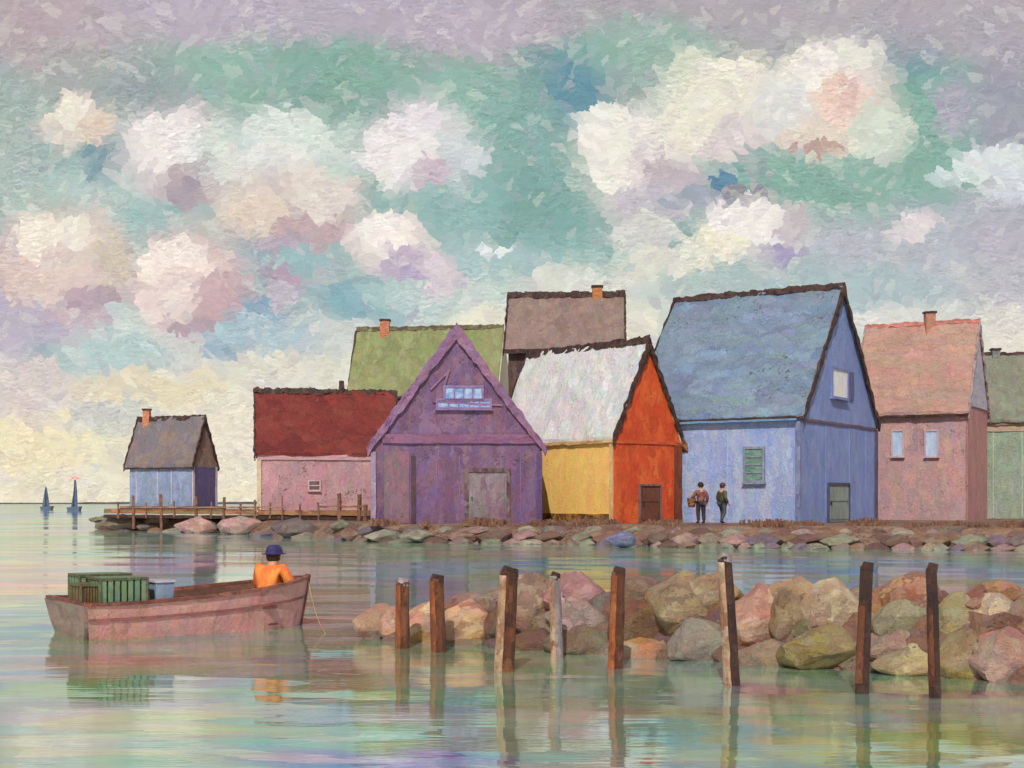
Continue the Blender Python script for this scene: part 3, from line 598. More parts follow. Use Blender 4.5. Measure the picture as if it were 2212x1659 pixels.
# ------------------------------------------------------------------ wharf on the left
WOOD = M('wharf_wood', [(150, 106, 78), (124, 86, 68), (176, 130, 94), (96, 66, 56), (160, 120, 100)], .4, 'h', .2)
POST = M('post_wood', [(122, 86, 70), (98, 66, 56), (150, 112, 90), (80, 56, 50)], .3, 'v', .2)
def build_wharf():
    t = thing('wharf', (wx(500, 88), 88, 0), 'low timber wharf with a post-and-rail edge, under the net shed and pink shed', 'wharf')
    f = [(wx(226, 90.5), 90.5), (wx(350, 87.5), 87.5), (wx(520, 82), 82), (wx(800, 73.5), 73.5)]
    bk = [(wx(800, 84), 84.0), (wx(560, 98), 98), (wx(226, 101), 101)]
    b = MB(); b.poly([(x, y, DZ-.18) for x, y in f+bk], (0, 0, .18)); b.rough(1.5, .03, 1).build('deck', WOOD, t)
    for (xa, ya), (xb, yb) in zip(f, f[1:]):
        b = MB(); b.bar((xa, ya-.1, DZ-.12), (xb, yb-.1, DZ-.12), .1, .26); b.rough(.7, .04, 2).build('edge_beam', M('beam_rust', [(176, 116, 80), (140, 88, 64), (120, 120, 84), (196, 140, 104)], .5, 'h', .2), t)
        b = MB(); b.bar((xa, ya-.14, DZ-.42), (xb, yb-.14, DZ-.42), .1, .2); b.rough(.7, .04, 2).build('wale', DARK, t)
    def fd(px):
        u = (px-HX)/FP
        for (xa, ya), (xb, yb) in zip(f, f[1:]):
            # ray meets segment
            dx, dy = xb-xa, yb-ya; s_ = (u*ya-xa)/(dx-u*dy)
            if -.01 <= s_ <= 1.01: return xa+dx*s_, ya+dy*s_
        return wx(px, 84), 84
    rr = random.Random(4)
    for px, top, bot in [(258, 1086, 1120), (291, 1070, 1142), (318, 1086, 1120), (351, 1068, 1152), (379, 1082, 1118), (426, 1072, 1160), (457, 1084, 1120), (485, 1074, 1160), (520, 1088, 1118), (553, 1080, 1122), (585, 1086, 1120), (612, 1070, 1124), (650, 1088, 1122), (690, 1086, 1126), (735, 1066, 1168), (776, 1068, 1160), (789, 1090, 1160)]:
        x, y = fd(px); w = .13 if bot < 1130 else .2
        if px > 730: w = .26
        b = MB(); b.bar((x, y-.22, max(-.3, wz(bot, y))), (x+rr.uniform(-.06, .06), y-.22, wz(top, y)), w, n=8, w2=w*.85); b.rough(.5, .03, 3, px).build('post', POST, t)
    for (xa, xb, yy_) in ((258, 618, 1096), (690, 790, 1094)):
        (X0, Y0), (X1, Y1) = fd(xa), fd(xb); n = 8
        b = MB()
        for i in range(n):
            pa = xa+(xb-xa)*i/n; pb = xa+(xb-xa)*(i+1)/n; (Xa, Ya), (Xb, Yb) = fd(pa), fd(pb)
            b.bar((Xa, Ya-.3, wz(yy_, Ya)), (Xb, Yb-.3, wz(yy_, Yb)), .07, .09)
        b.rough(.6, .03, 3).build('rail', WOOD, t)
build_wharf()

# ------------------------------------------------------------------ boulders and pilings
PB = M('piling_brown', [(92, 54, 40), (70, 42, 36), (120, 70, 46), (56, 34, 32), (140, 92, 66)], .16, 'v', .2, (40, 24, 24), bump=1.0)
PD = M('piling_dark', [(58, 38, 36), (76, 50, 44), (44, 30, 32), (96, 68, 58)], .16, 'v', .2, (30, 20, 22), bump=1.0)
PR = M('piling_rust', [(160, 84, 44), (122, 66, 40), (180, 104, 60), (92, 52, 38)], .16, 'v', .2, bump=1.0)
PP = M('piling_pale', [(214, 186, 160), (190, 156, 128), (150, 102, 74), (226, 204, 182), (132, 84, 60)], .15, 'v', .15, bump=1.0)
PG = M('piling_grey', [(150, 138, 140), (120, 106, 108), (184, 170, 170), (98, 82, 84)], .14, 'v', .2, bump=1.0)
LST = [(870,1258,1400,30,PB,PR,0,'short rusty brown piling, leftmost of the row'),
 (948,1250,1408,32,PB,PR,.01,'short dark brown piling, second from the left'),
 (1090,1236,1450,42,PB,PP,.015,'thickest piling, pale and rust streaked, left of the grey piling'),
 (1204,1246,1424,26,PG,PP,.01,'slender grey weathered piling, right of the thick pale one'),
 (1330,1236,1444,32,PB,PR,.01,'reddish brown piling with a pale streak, left of the six-sided brown boulder'),
 (1582,1206,1480,34,PD,PP,.02,'tallest piling, dark with a pale left face, mid-breakwater'),
 (1862,1226,1498,30,PD,PB,.012,'dark leaning piling, second from the right'),
 (2020,1228,1506,26,PD,PB,.01,'thin near-black piling, rightmost of the row')]
ROCK = paint('boulder', [], .34, 'x', .22, (74, 46, 40), bump=.9, rough=.7, objcol=True)
ROCKF = paint('far_boulder', [], .55, 'x', .3, (84, 58, 52), bump=.9, rough=.7, objcol=True)
def rock(c, rx, ry, rz, col, mat, seed, label, group, n=18, rough=.08, flat=.0):
    rr = random.Random(seed); b = bmesh.new()
    for i in range(n):
        while True:
            v = Vector((rr.gauss(0, 1), rr.gauss(0, 1), rr.gauss(0, 1)))
            if v.length > .2: break
        v.normalize(); k = rr.uniform(.84, 1.08)
        b.verts.new((v.x*rx*k, v.y*ry*k, v.z*rz*k))
    for v in ((-.92, 0, .1), (.92, 0, -.1), (.1, 0, .95), (0, .2, -.95), (-.6, -.7, -.3), (.6, -.7, .3)):
        b.verts.new((v[0]*rx, v[1]*ry, v[2]*rz))
    r = bmesh.ops.convex_hull(b, input=b.verts)
    junk = list({e for e in r['geom_interior']+r['geom_unused'] if isinstance(e, bmesh.types.BMVert)})
    bmesh.ops.delete(b, geom=junk, context='VERTS')
    bmesh.ops.dissolve_limit(b, angle_limit=R(12), verts=b.verts, edges=b.edges)
    try: bmesh.ops.bevel(b, geom=list(b.edges), offset=min(rx, rz)*.06, segments=1, affect='EDGES', profile=.6)
    except Exception: pass
    bmesh.ops.triangulate(b, faces=b.faces)
    mx = min(rx, ry, rz)
    for _ in range(2):
        bmesh.ops.subdivide_edges(b, edges=[e for e in b.edges if e.calc_length() > mx*.35], cuts=1)
        bmesh.ops.triangulate(b, faces=b.faces)
    o_ = Vector((seed*1.3, seed*.7, 0))
    for v in b.verts: v.co += noise.noise_vector(v.co/mx*1.3+o_)*mx*rough + noise.noise_vector(v.co/mx*4+o_)*mx*rough*.5
    m = MB(); m.b.free(); m.b = b
    bmesh.ops.translate(b, verts=b.verts, vec=Vector(c))
    o = m.build('boulder', mat, loc=(c[0], c[1], c[2]-rz)); o.color = (*lin(col), 1)
    return tag(o, label, 'rock', group)

def jetD(x):   # waterline of the breakwater
    y = 1384+(x-790)*(1484-1384)/(2212-790); return wD(y)
FR = [ # x, y, w, h, colour, label
 (812,1345,78,62,(196,128,116),'small rose boulder at the left tip of the near breakwater'),
 (858,1352,70,66,(204,142,120),'small salmon boulder, second from the breakwater tip, behind the leftmost piling'),
 (912,1352,92,76,(206,146,108),'orange-tan boulder between the two leftmost pilings'),
 (1012,1352,112,84,(214,148,110),'bright peach boulder left of the thick pale piling'),
 (1012,1310,96,46,(150,112,104),'dark mauve-brown boulder capping the peach boulder'),
 (1000,1394,100,40,(126,108,98),'low grey-brown boulder at the water under the peach boulder'),
 (1085,1352,70,90,(112,74,62),'dark umber boulder behind the thick pale piling'),
 (1150,1308,104,104,(156,126,112),'tall mauve-brown boulder between the thick pale piling and the grey piling'),
 (1246,1290,112,84,(184,116,128),'rose-pink boulder topping the breakwater right of the grey piling'),
 (1258,1342,120,64,(158,138,142),'lilac-grey boulder under the rose-pink boulder'),
 (1255,1396,136,66,(108,94,80),'dark olive-grey boulder at the water right of the grey piling'),
 (1160,1398,100,56,(104,72,58),'dark brown low boulder with ochre stain left of the grey piling'),
 (1384,1295,96,76,(128,92,80),'umber boulder at the crest right of the fifth piling'),
 (1394,1358,128,96,(120,80,58),'six-sided chestnut-brown boulder right of the fifth piling'),
 (1384,1410,108,54,(182,130,90),'low tan-orange boulder beneath the six-sided brown boulder'),
 (1474,1318,124,130,(158,136,94),'tall olive-tan boulder in the middle of the breakwater'),
 (1546,1290,110,80,(164,140,104),'ochre boulder at the crest left of the sixth piling'),
 (1516,1396,124,86,(132,130,126),'blue-grey boulder at the water left of the sixth piling'),
 (1462,1424,70,40,(120,92,78),'small brown wedge boulder at the water left of the blue-grey one'),
 (1640,1346,112,130,(200,134,112),'salmon boulder just right of the sixth piling'),
 (1704,1350,80,120,(146,116,86),'tall brown boulder squeezed beside the salmon boulder'),
 (1722,1288,120,62,(180,150,114),'flat tan boulder on the crest right of the sixth piling'),
 (1802,1320,120,106,(188,156,126),'large light tan boulder left of the seventh piling'),
 (1742,1368,60,60,(132,138,102),'small sage boulder under the light tan boulder'),
 (1780,1412,160,96,(152,134,72),'big olive-yellow boulder at the water left of the seventh piling'),
 (1662,1424,120,66,(150,128,114),'low grey-brown boulder at the water right of the sixth piling'),
 (1904,1320,80,84,(178,122,92),'warm brown boulder right behind the seventh piling'),
 (1966,1306,124,104,(176,112,74),'orange-brown boulder on the crest between the last two pilings'),
 (1950,1350,120,90,(150,146,116),'sage-grey slab boulder leaning between the last two pilings'),
 (1916,1396,110,76,(146,120,112),'grey-mauve boulder low between the last two pilings'),
 (1968,1434,130,66,(170,152,108),'ochre and sage boulder at the water between the last two pilings'),
 (2072,1350,110,110,(158,146,100),'olive boulder right of the last piling'),
 (2086,1424,116,100,(150,126,74),'olive-brown boulder at the water right of the last piling'),
 (2150,1300,130,70,(158,106,80),'rust-brown boulder on the crest near the right edge'),
 (2156,1336,110,84,(206,172,142),'pale beige boulder near the right edge'),
 (2170,1426,140,112,(184,132,126),'rose-mauve boulder at the water by the right edge'),
 (2236,1340,100,110,(170,128,100),'brown boulder cut by the right edge of the picture'),
]
for i, (x, y, w, hh, c, lb) in enumerate(FR):
    Dw = jetD(x); zc0 = wz(y, Dw); D = Dw+.32+max(0, zc0)*.75
    rx = w/2/FP*D*1.38; rz = hh/2/FP*D*1.46; zc = wz(y, D); c = tuple(int((q*.76+g*.24)*.98) for q, g in zip(c, (172, 134, 88)))
    rock((wx(x, D), D+.02, zc), rx, max(.22, (rx+rz)*.42), rz, c, ROCK, 100+i, lb, 'boulders of the near breakwater')
rr = random.Random(9)
FILL = [((132, 98, 84), 'umber'), ((150, 124, 104), 'fawn'), ((120, 96, 96), 'plum-brown'), ((146, 132, 104), 'khaki'), ((160, 120, 98), 'tawny'), ((126, 114, 108), 'ash-brown')]
GAPS = [(875, 1392, 'two leftmost pilings'), (1060, 1318, 'thick pale piling'), (1092, 1404, 'thick pale piling'), (1205, 1352, 'grey piling'), (1208, 1404, 'grey piling'), (1318, 1318, 'fifth piling'), (1322, 1376, 'fifth piling'), (1322, 1420, 'fifth piling'), (1424, 1300, 'olive-tan boulder'), (1440, 1384, 'olive-tan boulder'), (1500, 1356, 'blue-grey boulder'), (1582, 1344, 'sixth piling'), (1584, 1412, 'sixth piling'), (1612, 1440, 'sixth piling'), (1700, 1420, 'olive-yellow boulder'), (1742, 1440, 'olive-yellow boulder'), (1756, 1340, 'light tan boulder'), (1862, 1370, 'seventh piling'), (1858, 1438, 'seventh piling'), (1860, 1300, 'seventh piling'), (1905, 1444, 'ochre and sage boulder'), (2020, 1330, 'last piling'), (2020, 1390, 'last piling'), (2030, 1446, 'last piling'), (2104, 1384, 'olive boulder'), (2110, 1320, 'olive boulder'), (2130, 1456, 'rose-mauve boulder'), (2215, 1380, 'rose-mauve boulder')]
for i, (x, y, nm) in enumerate(GAPS):
    Dw = jetD(x); D = Dw+.5+max(0, wz(y, Dw))*.75; c, cn = FILL[i % 6]; rz = 46/FP*D
    place = 'high up' if y < 1350 else ('halfway up' if y < 1400 else 'at the water')
    rock((wx(x, D), D, wz(y, D)), rz*rr.uniform(1.1, 1.4), rz, rz, c, ROCK, 400+i, f'small {cn} boulder wedged beside the {nm}, {place}', 'boulders of the near breakwater')
# rear side of the breakwater
for i in range(34):
    x = 850+i*44+rr.uniform(-12, 12); D = jetD(x)+1.25+rr.uniform(-.1, .2); top = 1300-14*math.sin(i*1.7) if x > 1080 else 1345
    rz = .3; zt = wz(top, D); c = [(134, 98, 80), (150, 118, 96), (120, 86, 76), (146, 126, 98), (160, 130, 110)][i % 5]; rn = ('umber', 'fawn', 'dark plum-brown', 'khaki', 'pale tan')[i % 5]; near = min([(abs(x-q[0]), q[7].split(',')[0]) for q in LST])[1]; sd_ = 'left' if min([(abs(x-q[0]), q[0]) for q in LST])[1] > x else 'right'
    rock((wx(x, D), D, zt-.28), .34, .36, .34, c, ROCK, 300+i, f'{rn} boulder behind the front row, {sd_} of {near}', 'rear boulders of the near breakwater')
b = MB()
n = 46
top, bot, bck, bkt = [], [], [], []
for i in range(n+1):
    x = 830+(2330-830)*i/n; D = jetD(x); hgt = .62 if x > 1060 else .3
    bot.append(b.b.verts.new((wx(x, D), D+.28, -.3))); top.append(b.b.verts.new((wx(x, D), D+.75, hgt)))
    bkt.append(b.b.verts.new((wx(x, D), D+1.25, hgt))); bck.append(b.b.verts.new((wx(x, D), D+1.8, -.3)))
for r0, r1 in ((bot, top), (top, bkt), (bkt, bck)):
    for i in range(n): b.b.faces.new((r0[i], r0[i+1], r1[i+1], r1[i]))
b.rough(.25, .09, 3.0)
o = b.build('rubble', M('rubble_umber', [(112, 80, 64), (130, 94, 74), (96, 66, 60), (140, 108, 84), (110, 84, 92)], .2, 'a', .4)); tag(o, 'dark brown rubble packed between the boulders of the near breakwater', 'rubble', kind='stuff')

# far seawall boulders
spots = [((220, 545), 'under the wharf by the blue net shed'), ((545, 800), 'under the wharf by the pink shed'), ((800, 1168), 'on far shore below the purple house'), ((1168, 1470), 'on far shore below the orange house'), ((1470, 1725), 'on far shore below the pale blue wall'), ((1725, 1900), 'on far shore below the blue gable'), ((1900, 2212), 'on far shore below the pink house'), ((2212, 2400), 'on the far shore at the right edge')]
pal = [((146, 142, 122), 'sage-grey'), ((160, 124, 120), 'dusty rose'), ((130, 112, 104), 'grey-brown'), ((112, 82, 72), 'umber'), ((134, 132, 110), 'olive-grey'), ((158, 142, 122), 'pale stone'), ((122, 102, 118), 'mauve'), ((142, 106, 86), 'tan-brown')]
rr = random.Random(21); i = 0
for row, (step, off, zc, sz) in enumerate(((44, .9, .26, .62), (50, 2.1, .46, .56), (36, .35, .02, .42))):
    x = 232
    while x < 2290:
        D = shore_d(x)+off; sc = 1.0 if x > 700 else .95
        rx = sz*rr.uniform(.9, 1.8)*D/64*sc; rz = min(.36, sz*rr.uniform(.5, .72)); c, cn = rr.choice(pal)
        where = next((w for (a_, b_), w in spots if a_ <= x < b_), 'on the far shore')
        lay = ('lower row', 'upper row', 'half awash')[row]
        rock((wx(x, D), D, zc*(1.35 if x < 760 and row == 1 else 1)), rx, rx*.8, rz, c, ROCKF, 600+i, f'{cn} boulder, {lay}, {where}', 'boulders of the far shore', n=11)
        i += 1; x += step*rr.uniform(.8, 1.5)*rx/.5
rock((wx(1340, 56.6), 56.6, .32), .7, .5, .34, (104, 108, 156), ROCKF, 990, 'blue-violet boulder at the far waterline below the orange and blue houses', 'boulders of the far shore')
for k, (x, c, cn) in enumerate(((430, (186, 138, 132), 'broad salmon-pink boulder under the wharf rail, below the net shed'), (520, (180, 136, 130), 'rounded pink boulder under the wharf, left of the pink shed'), (260, (130, 114, 96), 'long olive-brown boulder at the left tip of the far shore'), (640, (116, 100, 98), 'big grey-umber boulder under the wharf by the pink shed wall'))):
    D = shore_d(x)-.1; rock((wx(x, D), D, .45), 1.5, .8, .6, c, ROCKF, 995+k, cn, 'boulders of the far shore')

# dry scrub along the house fronts
def build_scrub():
    rr = random.Random(5); b = bmesh.new()
    for i in range(5200):
        px = rr.uniform(800, 2250); d0 = shore_d(px)+2.3
        D = d0+rr.random()**1.5*5.5
        if px < 1168 and D > 65.3: D = 65.3-rr.random()
        if 1168 < px < 1480 and D > 67.5: D = 67.5-rr.random()*1.5
        cl = noise.noise((px*.012, D*.2, 0))
        if cl < .0: continue
        if 1470 < px < 1600: continue
        X = wx(px, D); hgt = rr.uniform(.06, .2)*(1+max(0, cl)*1.4); w = rr.uniform(.03, .08)
        dx = rr.uniform(-.15, .15)
        v = [b.verts.new(p) for p in ((X-w, D, GZ-.1), (X+w, D+.02, GZ-.1), (X+dx+w*.4, D, GZ+hgt), (X+dx-w*.4, D+.03, GZ+hgt*.9))]; b.faces.new(v)
    m = MB(); m.b.free(); m.b = b
    o = m.build('dry_scrub', M('scrub', [(112, 78, 62), (140, 100, 80), (84, 56, 52), (150, 124, 100), (126, 84, 60)], .3, 'v', rough=.8)); tag(o, 'brown dry scrub growing along the house fronts on the far shore', 'scrub', kind='stuff')
build_scrub()

# ------------------------------------------------------------------ pilings
for k, (x, yt, yb, w, m1, m2, lean, lb) in enumerate(LST):
    D = wD(yb); X = wx(x, D); rr_ = w/2/FP*D; zt = wz(yt, D)
    t = thing('piling', (X, D, 0), lb, 'piling', 'pilings standing along the near breakwater')
    b = MB(); ns = 12; rings = []
    nz_ = 22
    for j in range(nz_+1):
        z = -.7+(zt+.7)*j/nz_; r0 = rr_*(1.08-.16*j/nz_); cx = X+lean*(-1 if k % 2 else 1)*(z)*3; ring = []
        for a_ in range(ns):
            an = 2*math.pi*a_/ns; r1 = r0*(1+.10*noise.noise((math.cos(an)*2, math.sin(an)*2+k*5, z*3)))
            ring.append(b.b.verts.new((cx+math.cos(an)*r1, D+math.sin(an)*r1, z+(noise.noise((an, k, 0))*.05 if j == nz_ else 0))))
        rings.append(ring)
    for q0, q1 in zip(rings, rings[1:]):
        for a_ in range(ns): b.b.faces.new((q0[a_], q0[(a_+1) % ns], q1[(a_+1) % ns], q1[a_]))
    b.b.faces.new(rings[-1]); b.b.faces.new(rings[0][::-1]); b.build('shaft', m1, t, smooth=False)
    # lighter strip on the trunk's left side: pale highlight put into the colour
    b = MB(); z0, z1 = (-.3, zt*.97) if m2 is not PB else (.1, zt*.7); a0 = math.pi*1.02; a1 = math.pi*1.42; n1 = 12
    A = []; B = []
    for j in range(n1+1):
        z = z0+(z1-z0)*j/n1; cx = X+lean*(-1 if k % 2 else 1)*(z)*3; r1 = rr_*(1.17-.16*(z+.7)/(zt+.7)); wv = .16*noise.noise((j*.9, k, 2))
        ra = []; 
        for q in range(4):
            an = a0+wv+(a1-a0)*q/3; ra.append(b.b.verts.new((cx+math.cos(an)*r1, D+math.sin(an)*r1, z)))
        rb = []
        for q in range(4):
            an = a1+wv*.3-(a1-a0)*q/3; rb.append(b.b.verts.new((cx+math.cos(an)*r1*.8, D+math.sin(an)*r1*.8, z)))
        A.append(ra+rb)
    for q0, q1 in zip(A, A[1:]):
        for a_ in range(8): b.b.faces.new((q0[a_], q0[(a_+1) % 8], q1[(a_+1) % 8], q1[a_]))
    b.b.faces.new(A[0][::-1]); b.b.faces.new(A[-1]); b.build('lighter_strip', m2, t)
    # rope band / cap
    b = MB(); tilt = .02
    for j in range(1): b.bar((X+lean*(-1 if k % 2 else 1)*zt*3, D, zt-.03), (X+lean*(-1 if k % 2 else 1)*zt*3+tilt, D, zt+.05), rr_*1.9, n=10, w2=rr_*1.5)
    b.rough(.08, .012, 9, k).build('worn_top', PG if k in (0, 5) else PD, t)

# ------------------------------------------------------------------ skin-modifier figures
def skin_mesh(joints, edges, sub=2):
    me = bpy.data.meshes.new('tmp'); me.from_pydata([j[0] for j in joints], edges, []); o = bpy.data.objects.new('tmp', me); C.objects.link(o)
    md = o.modifiers.new('s', 'SKIN'); md.use_smooth_shade = True; md.branch_smoothing = .3
    for i, j in enumerate(joints):
        r = j[1]; r = r if isinstance(r, tuple) else (r, r); me.skin_vertices[0].data[i].radius = r
        me.skin_vertices[0].data[i].use_root = (i == 0)
    sb = o.modifiers.new('u', 'SUBSURF'); sb.levels = sub; sb.render_levels = sub
    dg = bpy.context.evaluated_depsgraph_get(); dg.update()
    out = bpy.data.meshes.new_from_object(o.evaluated_get(dg)); bpy.data.objects.remove(o)
    return out
def link_mesh(name, me, mat, parent, extra=None):
    me.materials.clear(); me.materials.append(mat); me.polygons.foreach_set('use_smooth', [True]*len(me.polygons))
    o = bpy.data.objects.new(name, me); C.objects.link(o); o.parent = parent; return o
SKIN = M('skin_tone', [(196, 150, 122), (180, 132, 106)], .1, 'a', bump=.2)
def person(loc, rz, label, J, jacket, trousers, hat, boots=DARK, hat_kind='cap', extra=None):
    """J: dict of joint positions in figure space (x right, y forward, z up from the ground)"""
    t = thing('person', loc, label, 'person'); t.rotation_euler.z = rz
    g = lambda k: Vector(J[k])
    jt = [(g('pelvis'), (.13, .10)), (g('waist'), (.12, .09)), (g('chest'), (.15, .11)), (g('neck'), .055), (g('head0'), .075), (g('head1'), (.085, .1)), (g('head2'), (.06, .07))]
    ed = [(0, 1), (1, 2), (2, 3), (3, 4), (4, 5), (5, 6)]
    for s in 'LR':
        n0 = len(jt)
        jt += [(g('sh'+s), .055), (g('el'+s), .042), (g('wr'+s), .027), (g('wr'+s)+(g('wr'+s)-g('el'+s)).normalized()*.06, (.034, .018))]
        ed += [(2, n0), (n0, n0+1), (n0+1, n0+2), (n0+2, n0+3)]
        d = (g('wr'+s)-g('el'+s)).normalized(); side = d.cross(Vector((0, 1, 0))); side = side.normalized() if side.length > .1 else Vector((1, 0, 0)); cu = d.cross(side)
        for q, ln in ((-1.5, .05), (-.5, .062), (.5, .066), (1.5, .056)):
            m0 = len(jt); p0 = g('wr'+s)+d*.085+side*q*.019
            jt += [(p0, .009), (p0+d*ln*.6+cu*.012, .008), (p0+d*ln*.95+cu*.03, .006)]; ed += [(n0+3, m0), (m0, m0+1), (m0+1, m0+2)]
        m0 = len(jt); p0 = g('wr'+s)+d*.035+side*.035
        jt += [(p0, .01), (p0+d*.03+side*.018, .009)]; ed += [(n0+2, m0), (m0, m0+1)]
        n0 = len(jt)
        jt += [(g('hip'+s), .085), (g('kn'+s), .055), (g('an'+s), .036), (g('to'+s), .04)]
        ed += [(0, n0), (n0, n0+1), (n0+1, n0+2), (n0+2, n0+3)]
    me = skin_mesh(jt, ed, 2)
    # nose, ears as bumps joined to the same mesh
    bm = bmesh.new(); bm.from_mesh(me); hc = g('head1'); fw = g('face')
    rt = fw.cross(Vector((0, 0, 1))).normalized()
    for c, r in ((hc+fw*.102+Vector((0, 0, -.005)), .016), (hc+rt*.086, .018), (hc-rt*.086, .018), (hc+fw*.09+rt*.032+Vector((0, 0, .022)), .009), (hc+fw*.09-rt*.032+Vector((0, 0, .022)), .009), (hc+fw*.093+Vector((0, 0, -.042)), .014)):
        bmesh.ops.create_icosphere(bm, subdivisions=1, radius=r, matrix=Matrix.Translation(c))
    bm.to_mesh(me); bm.free(); body = link_mesh('body', me, SKIN, t)
    jj = [(g('pelvis')+Vector((0, 0, -.03)), (.165, .14)), (g('waist'), (.165, .14)), (g('chest'), (.195, .15)), (g('neck')-(g('neck')-g('chest'))*.25, .08)]
    je = [(0, 1), (1, 2), (2, 3)]
    for s in 'LR':
        n0 = len(jj); jj += [(g('sh'+s), .085), (g('el'+s), .068), (g('wr'+s)+(g('el'+s)-g('wr'+s))*.1, .05)]; je += [(2, n0), (n0, n0+1), (n0+1, n0+2)]
    link_mesh('jacket', skin_mesh(jj, je, 2), jacket, t)
    tj = [(g('pelvis'), (.15, .125))]; te = []
    for s in 'LR':
        n0 = len(tj); tj += [(g('hip'+s), .105), (g('kn'+s), .078), (g('an'+s)+(g('kn'+s)-g('an'+s))*.08, .06)]; te += [(0, n0), (n0, n0+1), (n0+1, n0+2)]
    link_mesh('trousers', skin_mesh(tj, te, 2), trousers, t)
    for s in 'LR':
        link_mesh('boot', skin_mesh([(g('an'+s)+(g('kn'+s)-g('an'+s))*.2, .052), (g('an'+s), .055), (g('to'+s), (.052, .04))], [(0, 1), (1, 2)], 1), boots, t)
    # hat: lathe round the head
    bm = bmesh.new(); hc = g('head1')+Vector((0, 0, .055)); prof = [(.001, .105), (.06, .10), (.092, .07), (.106, .02), (.112, -.005), (.15, -.012), (.15, -.022), (.10, -.02)] if hat_kind == 'brim' else [(.001, .125), (.05, .118), (.088, .08), (.108, .02), (.112, -.03), (.10, -.035)]
    rings = []
    for r, z in prof:
        rings.append([bm.verts.new(hc+Vector((math.cos(a_*math.pi/8)*r, math.sin(a_*math.pi/8)*r*1.08, z))) for a_ in range(16)])
    for q0, q1 in zip(rings, rings[1:]):
        for a_ in range(16): bm.faces.new((q0[a_], q1[a_], q1[(a_+1) % 16], q0[(a_+1) % 16]))
    me = bpy.data.meshes.new('hat'); bm.to_mesh(me); bm.free(); link_mesh('hat', me, hat, t)
    bm = bmesh.new(); bmesh.ops.create_icosphere(bm, subdivisions=2, radius=.1, matrix=Matrix.Translation(g('head1')-fw*.018+Vector((0, 0, .012))) @ Matrix.Diagonal((.98, 1.0, 1.05, 1)))
    me = bpy.data.meshes.new('hair'); bm.to_mesh(me); bm.free(); link_mesh('hair', me, M('hair_brown', [(70, 48, 38), (50, 34, 30)], .06, 'v'), t)
    return t
STAND = dict(pelvis=(0, 0, .92), waist=(0, 0, 1.08), chest=(0, .0, 1.3), neck=(0, 0, 1.47), head0=(0, .01, 1.54), head1=(0, .02, 1.62), head2=(0, .02, 1.69), face=(0, 1, 0),
    shL=(-.18, 0, 1.39), elL=(-.25, -.02, 1.12), wrL=(-.24, .08, .88), shR=(.18, 0, 1.39), elR=(.25, -.02, 1.12), wrR=(.25, .09, .88),
    hipL=(-.09, 0, .88), knL=(-.1, .03, .48), anL=(-.1, -.02, .07), toL=(-.11, .14, .04), hipR=(.09, 0, .88), knR=(.11, .02, .48), anR=(.11, -.03, .07), toR=(.12, .13, .04))
JM = lambda n, c: M(n, c, .14, 'v', bump=.4)
D = 63.2; J1 = dict(STAND); J1.update(elL=(-.28, .06, 1.14), wrL=(-.3, .26, 1.02), wrR=(.27, .1, .88))
person((wx(1514, D), D, GZ+.03), R(18), 'person in a coral-backed dark coat and black cap carrying a basket', J1, JM('coat_coral', [(150, 92, 80), (120, 74, 70), (48, 34, 38)]), JM('trousers_black', [(44, 34, 44), (60, 46, 56)]), JM('cap_black', [(28, 24, 28)])).scale = (1.25, 1.15, 1.03)
J2 = dict(STAND); J2.update(knL=(-.1, .1, .5), toL=(-.1, .2, .04), anL=(-.1, .06, .07), anR=(.1, -.16, .08), toR=(.1, .0, .04), elR=(.26, -.08, 1.13))
D2 = 63.6
person((wx(1560, D2), D2, GZ+.03), R(-60), 'person in a dark green coat and brown cap by the pale blue wall', J2, JM('coat_green', [(62, 70, 54), (78, 80, 56), (50, 58, 50)]), JM('trousers_slate', [(56, 66, 76), (70, 78, 90)]), JM('cap_brown', [(72, 50, 46)])).scale = (1.25, 1.15, 1.02)
# basket held by the first person
bx, by = wx(1496, D)-.05, D-.05
t = thing('basket', (bx, by, GZ+.75), 'brown rope-tied basket carried by the person in the coral-backed coat', 'basket')
BKM = M('basket_wicker', [(104, 62, 40), (130, 84, 50), (70, 44, 34), (170, 124, 76)], .1, 'h', .3)
b = MB()
rings = []
for r, z in ((.13, .0), (.17, .12), (.19, .3), (.20, .42), (.17, .42), (.15, .28), (.10, .04)):
    rings.append([b.b.verts.new((bx+math.cos(a_*math.pi/8)*r, by+math.sin(a_*math.pi/8)*r, GZ+.75+z)) for a_ in range(16)])
for q0, q1 in zip(rings, rings[1:]):
    for a_ in range(16): b.b.faces.new((q0[a_], q0[(a_+1) % 16], q1[(a_+1) % 16], q1[a_]))
b.b.faces.new(rings[0][::-1]); b.b.faces.new(rings[-1]); b.build('bowl', BKM, t)
b = MB()
for j in range(10):
    a0, a1 = math.pi*j/10, math.pi*(j+1)/10; b.bar((bx+math.cos(a0)*.19, by, GZ+1.15+math.sin(a0)*.22), (bx+math.cos(a1)*.19, by, GZ+1.15+math.sin(a1)*.22), .03)
b.build('handle', M('rope_tan', [(200, 160, 100), (170, 130, 80)], .1, 'v'), t)

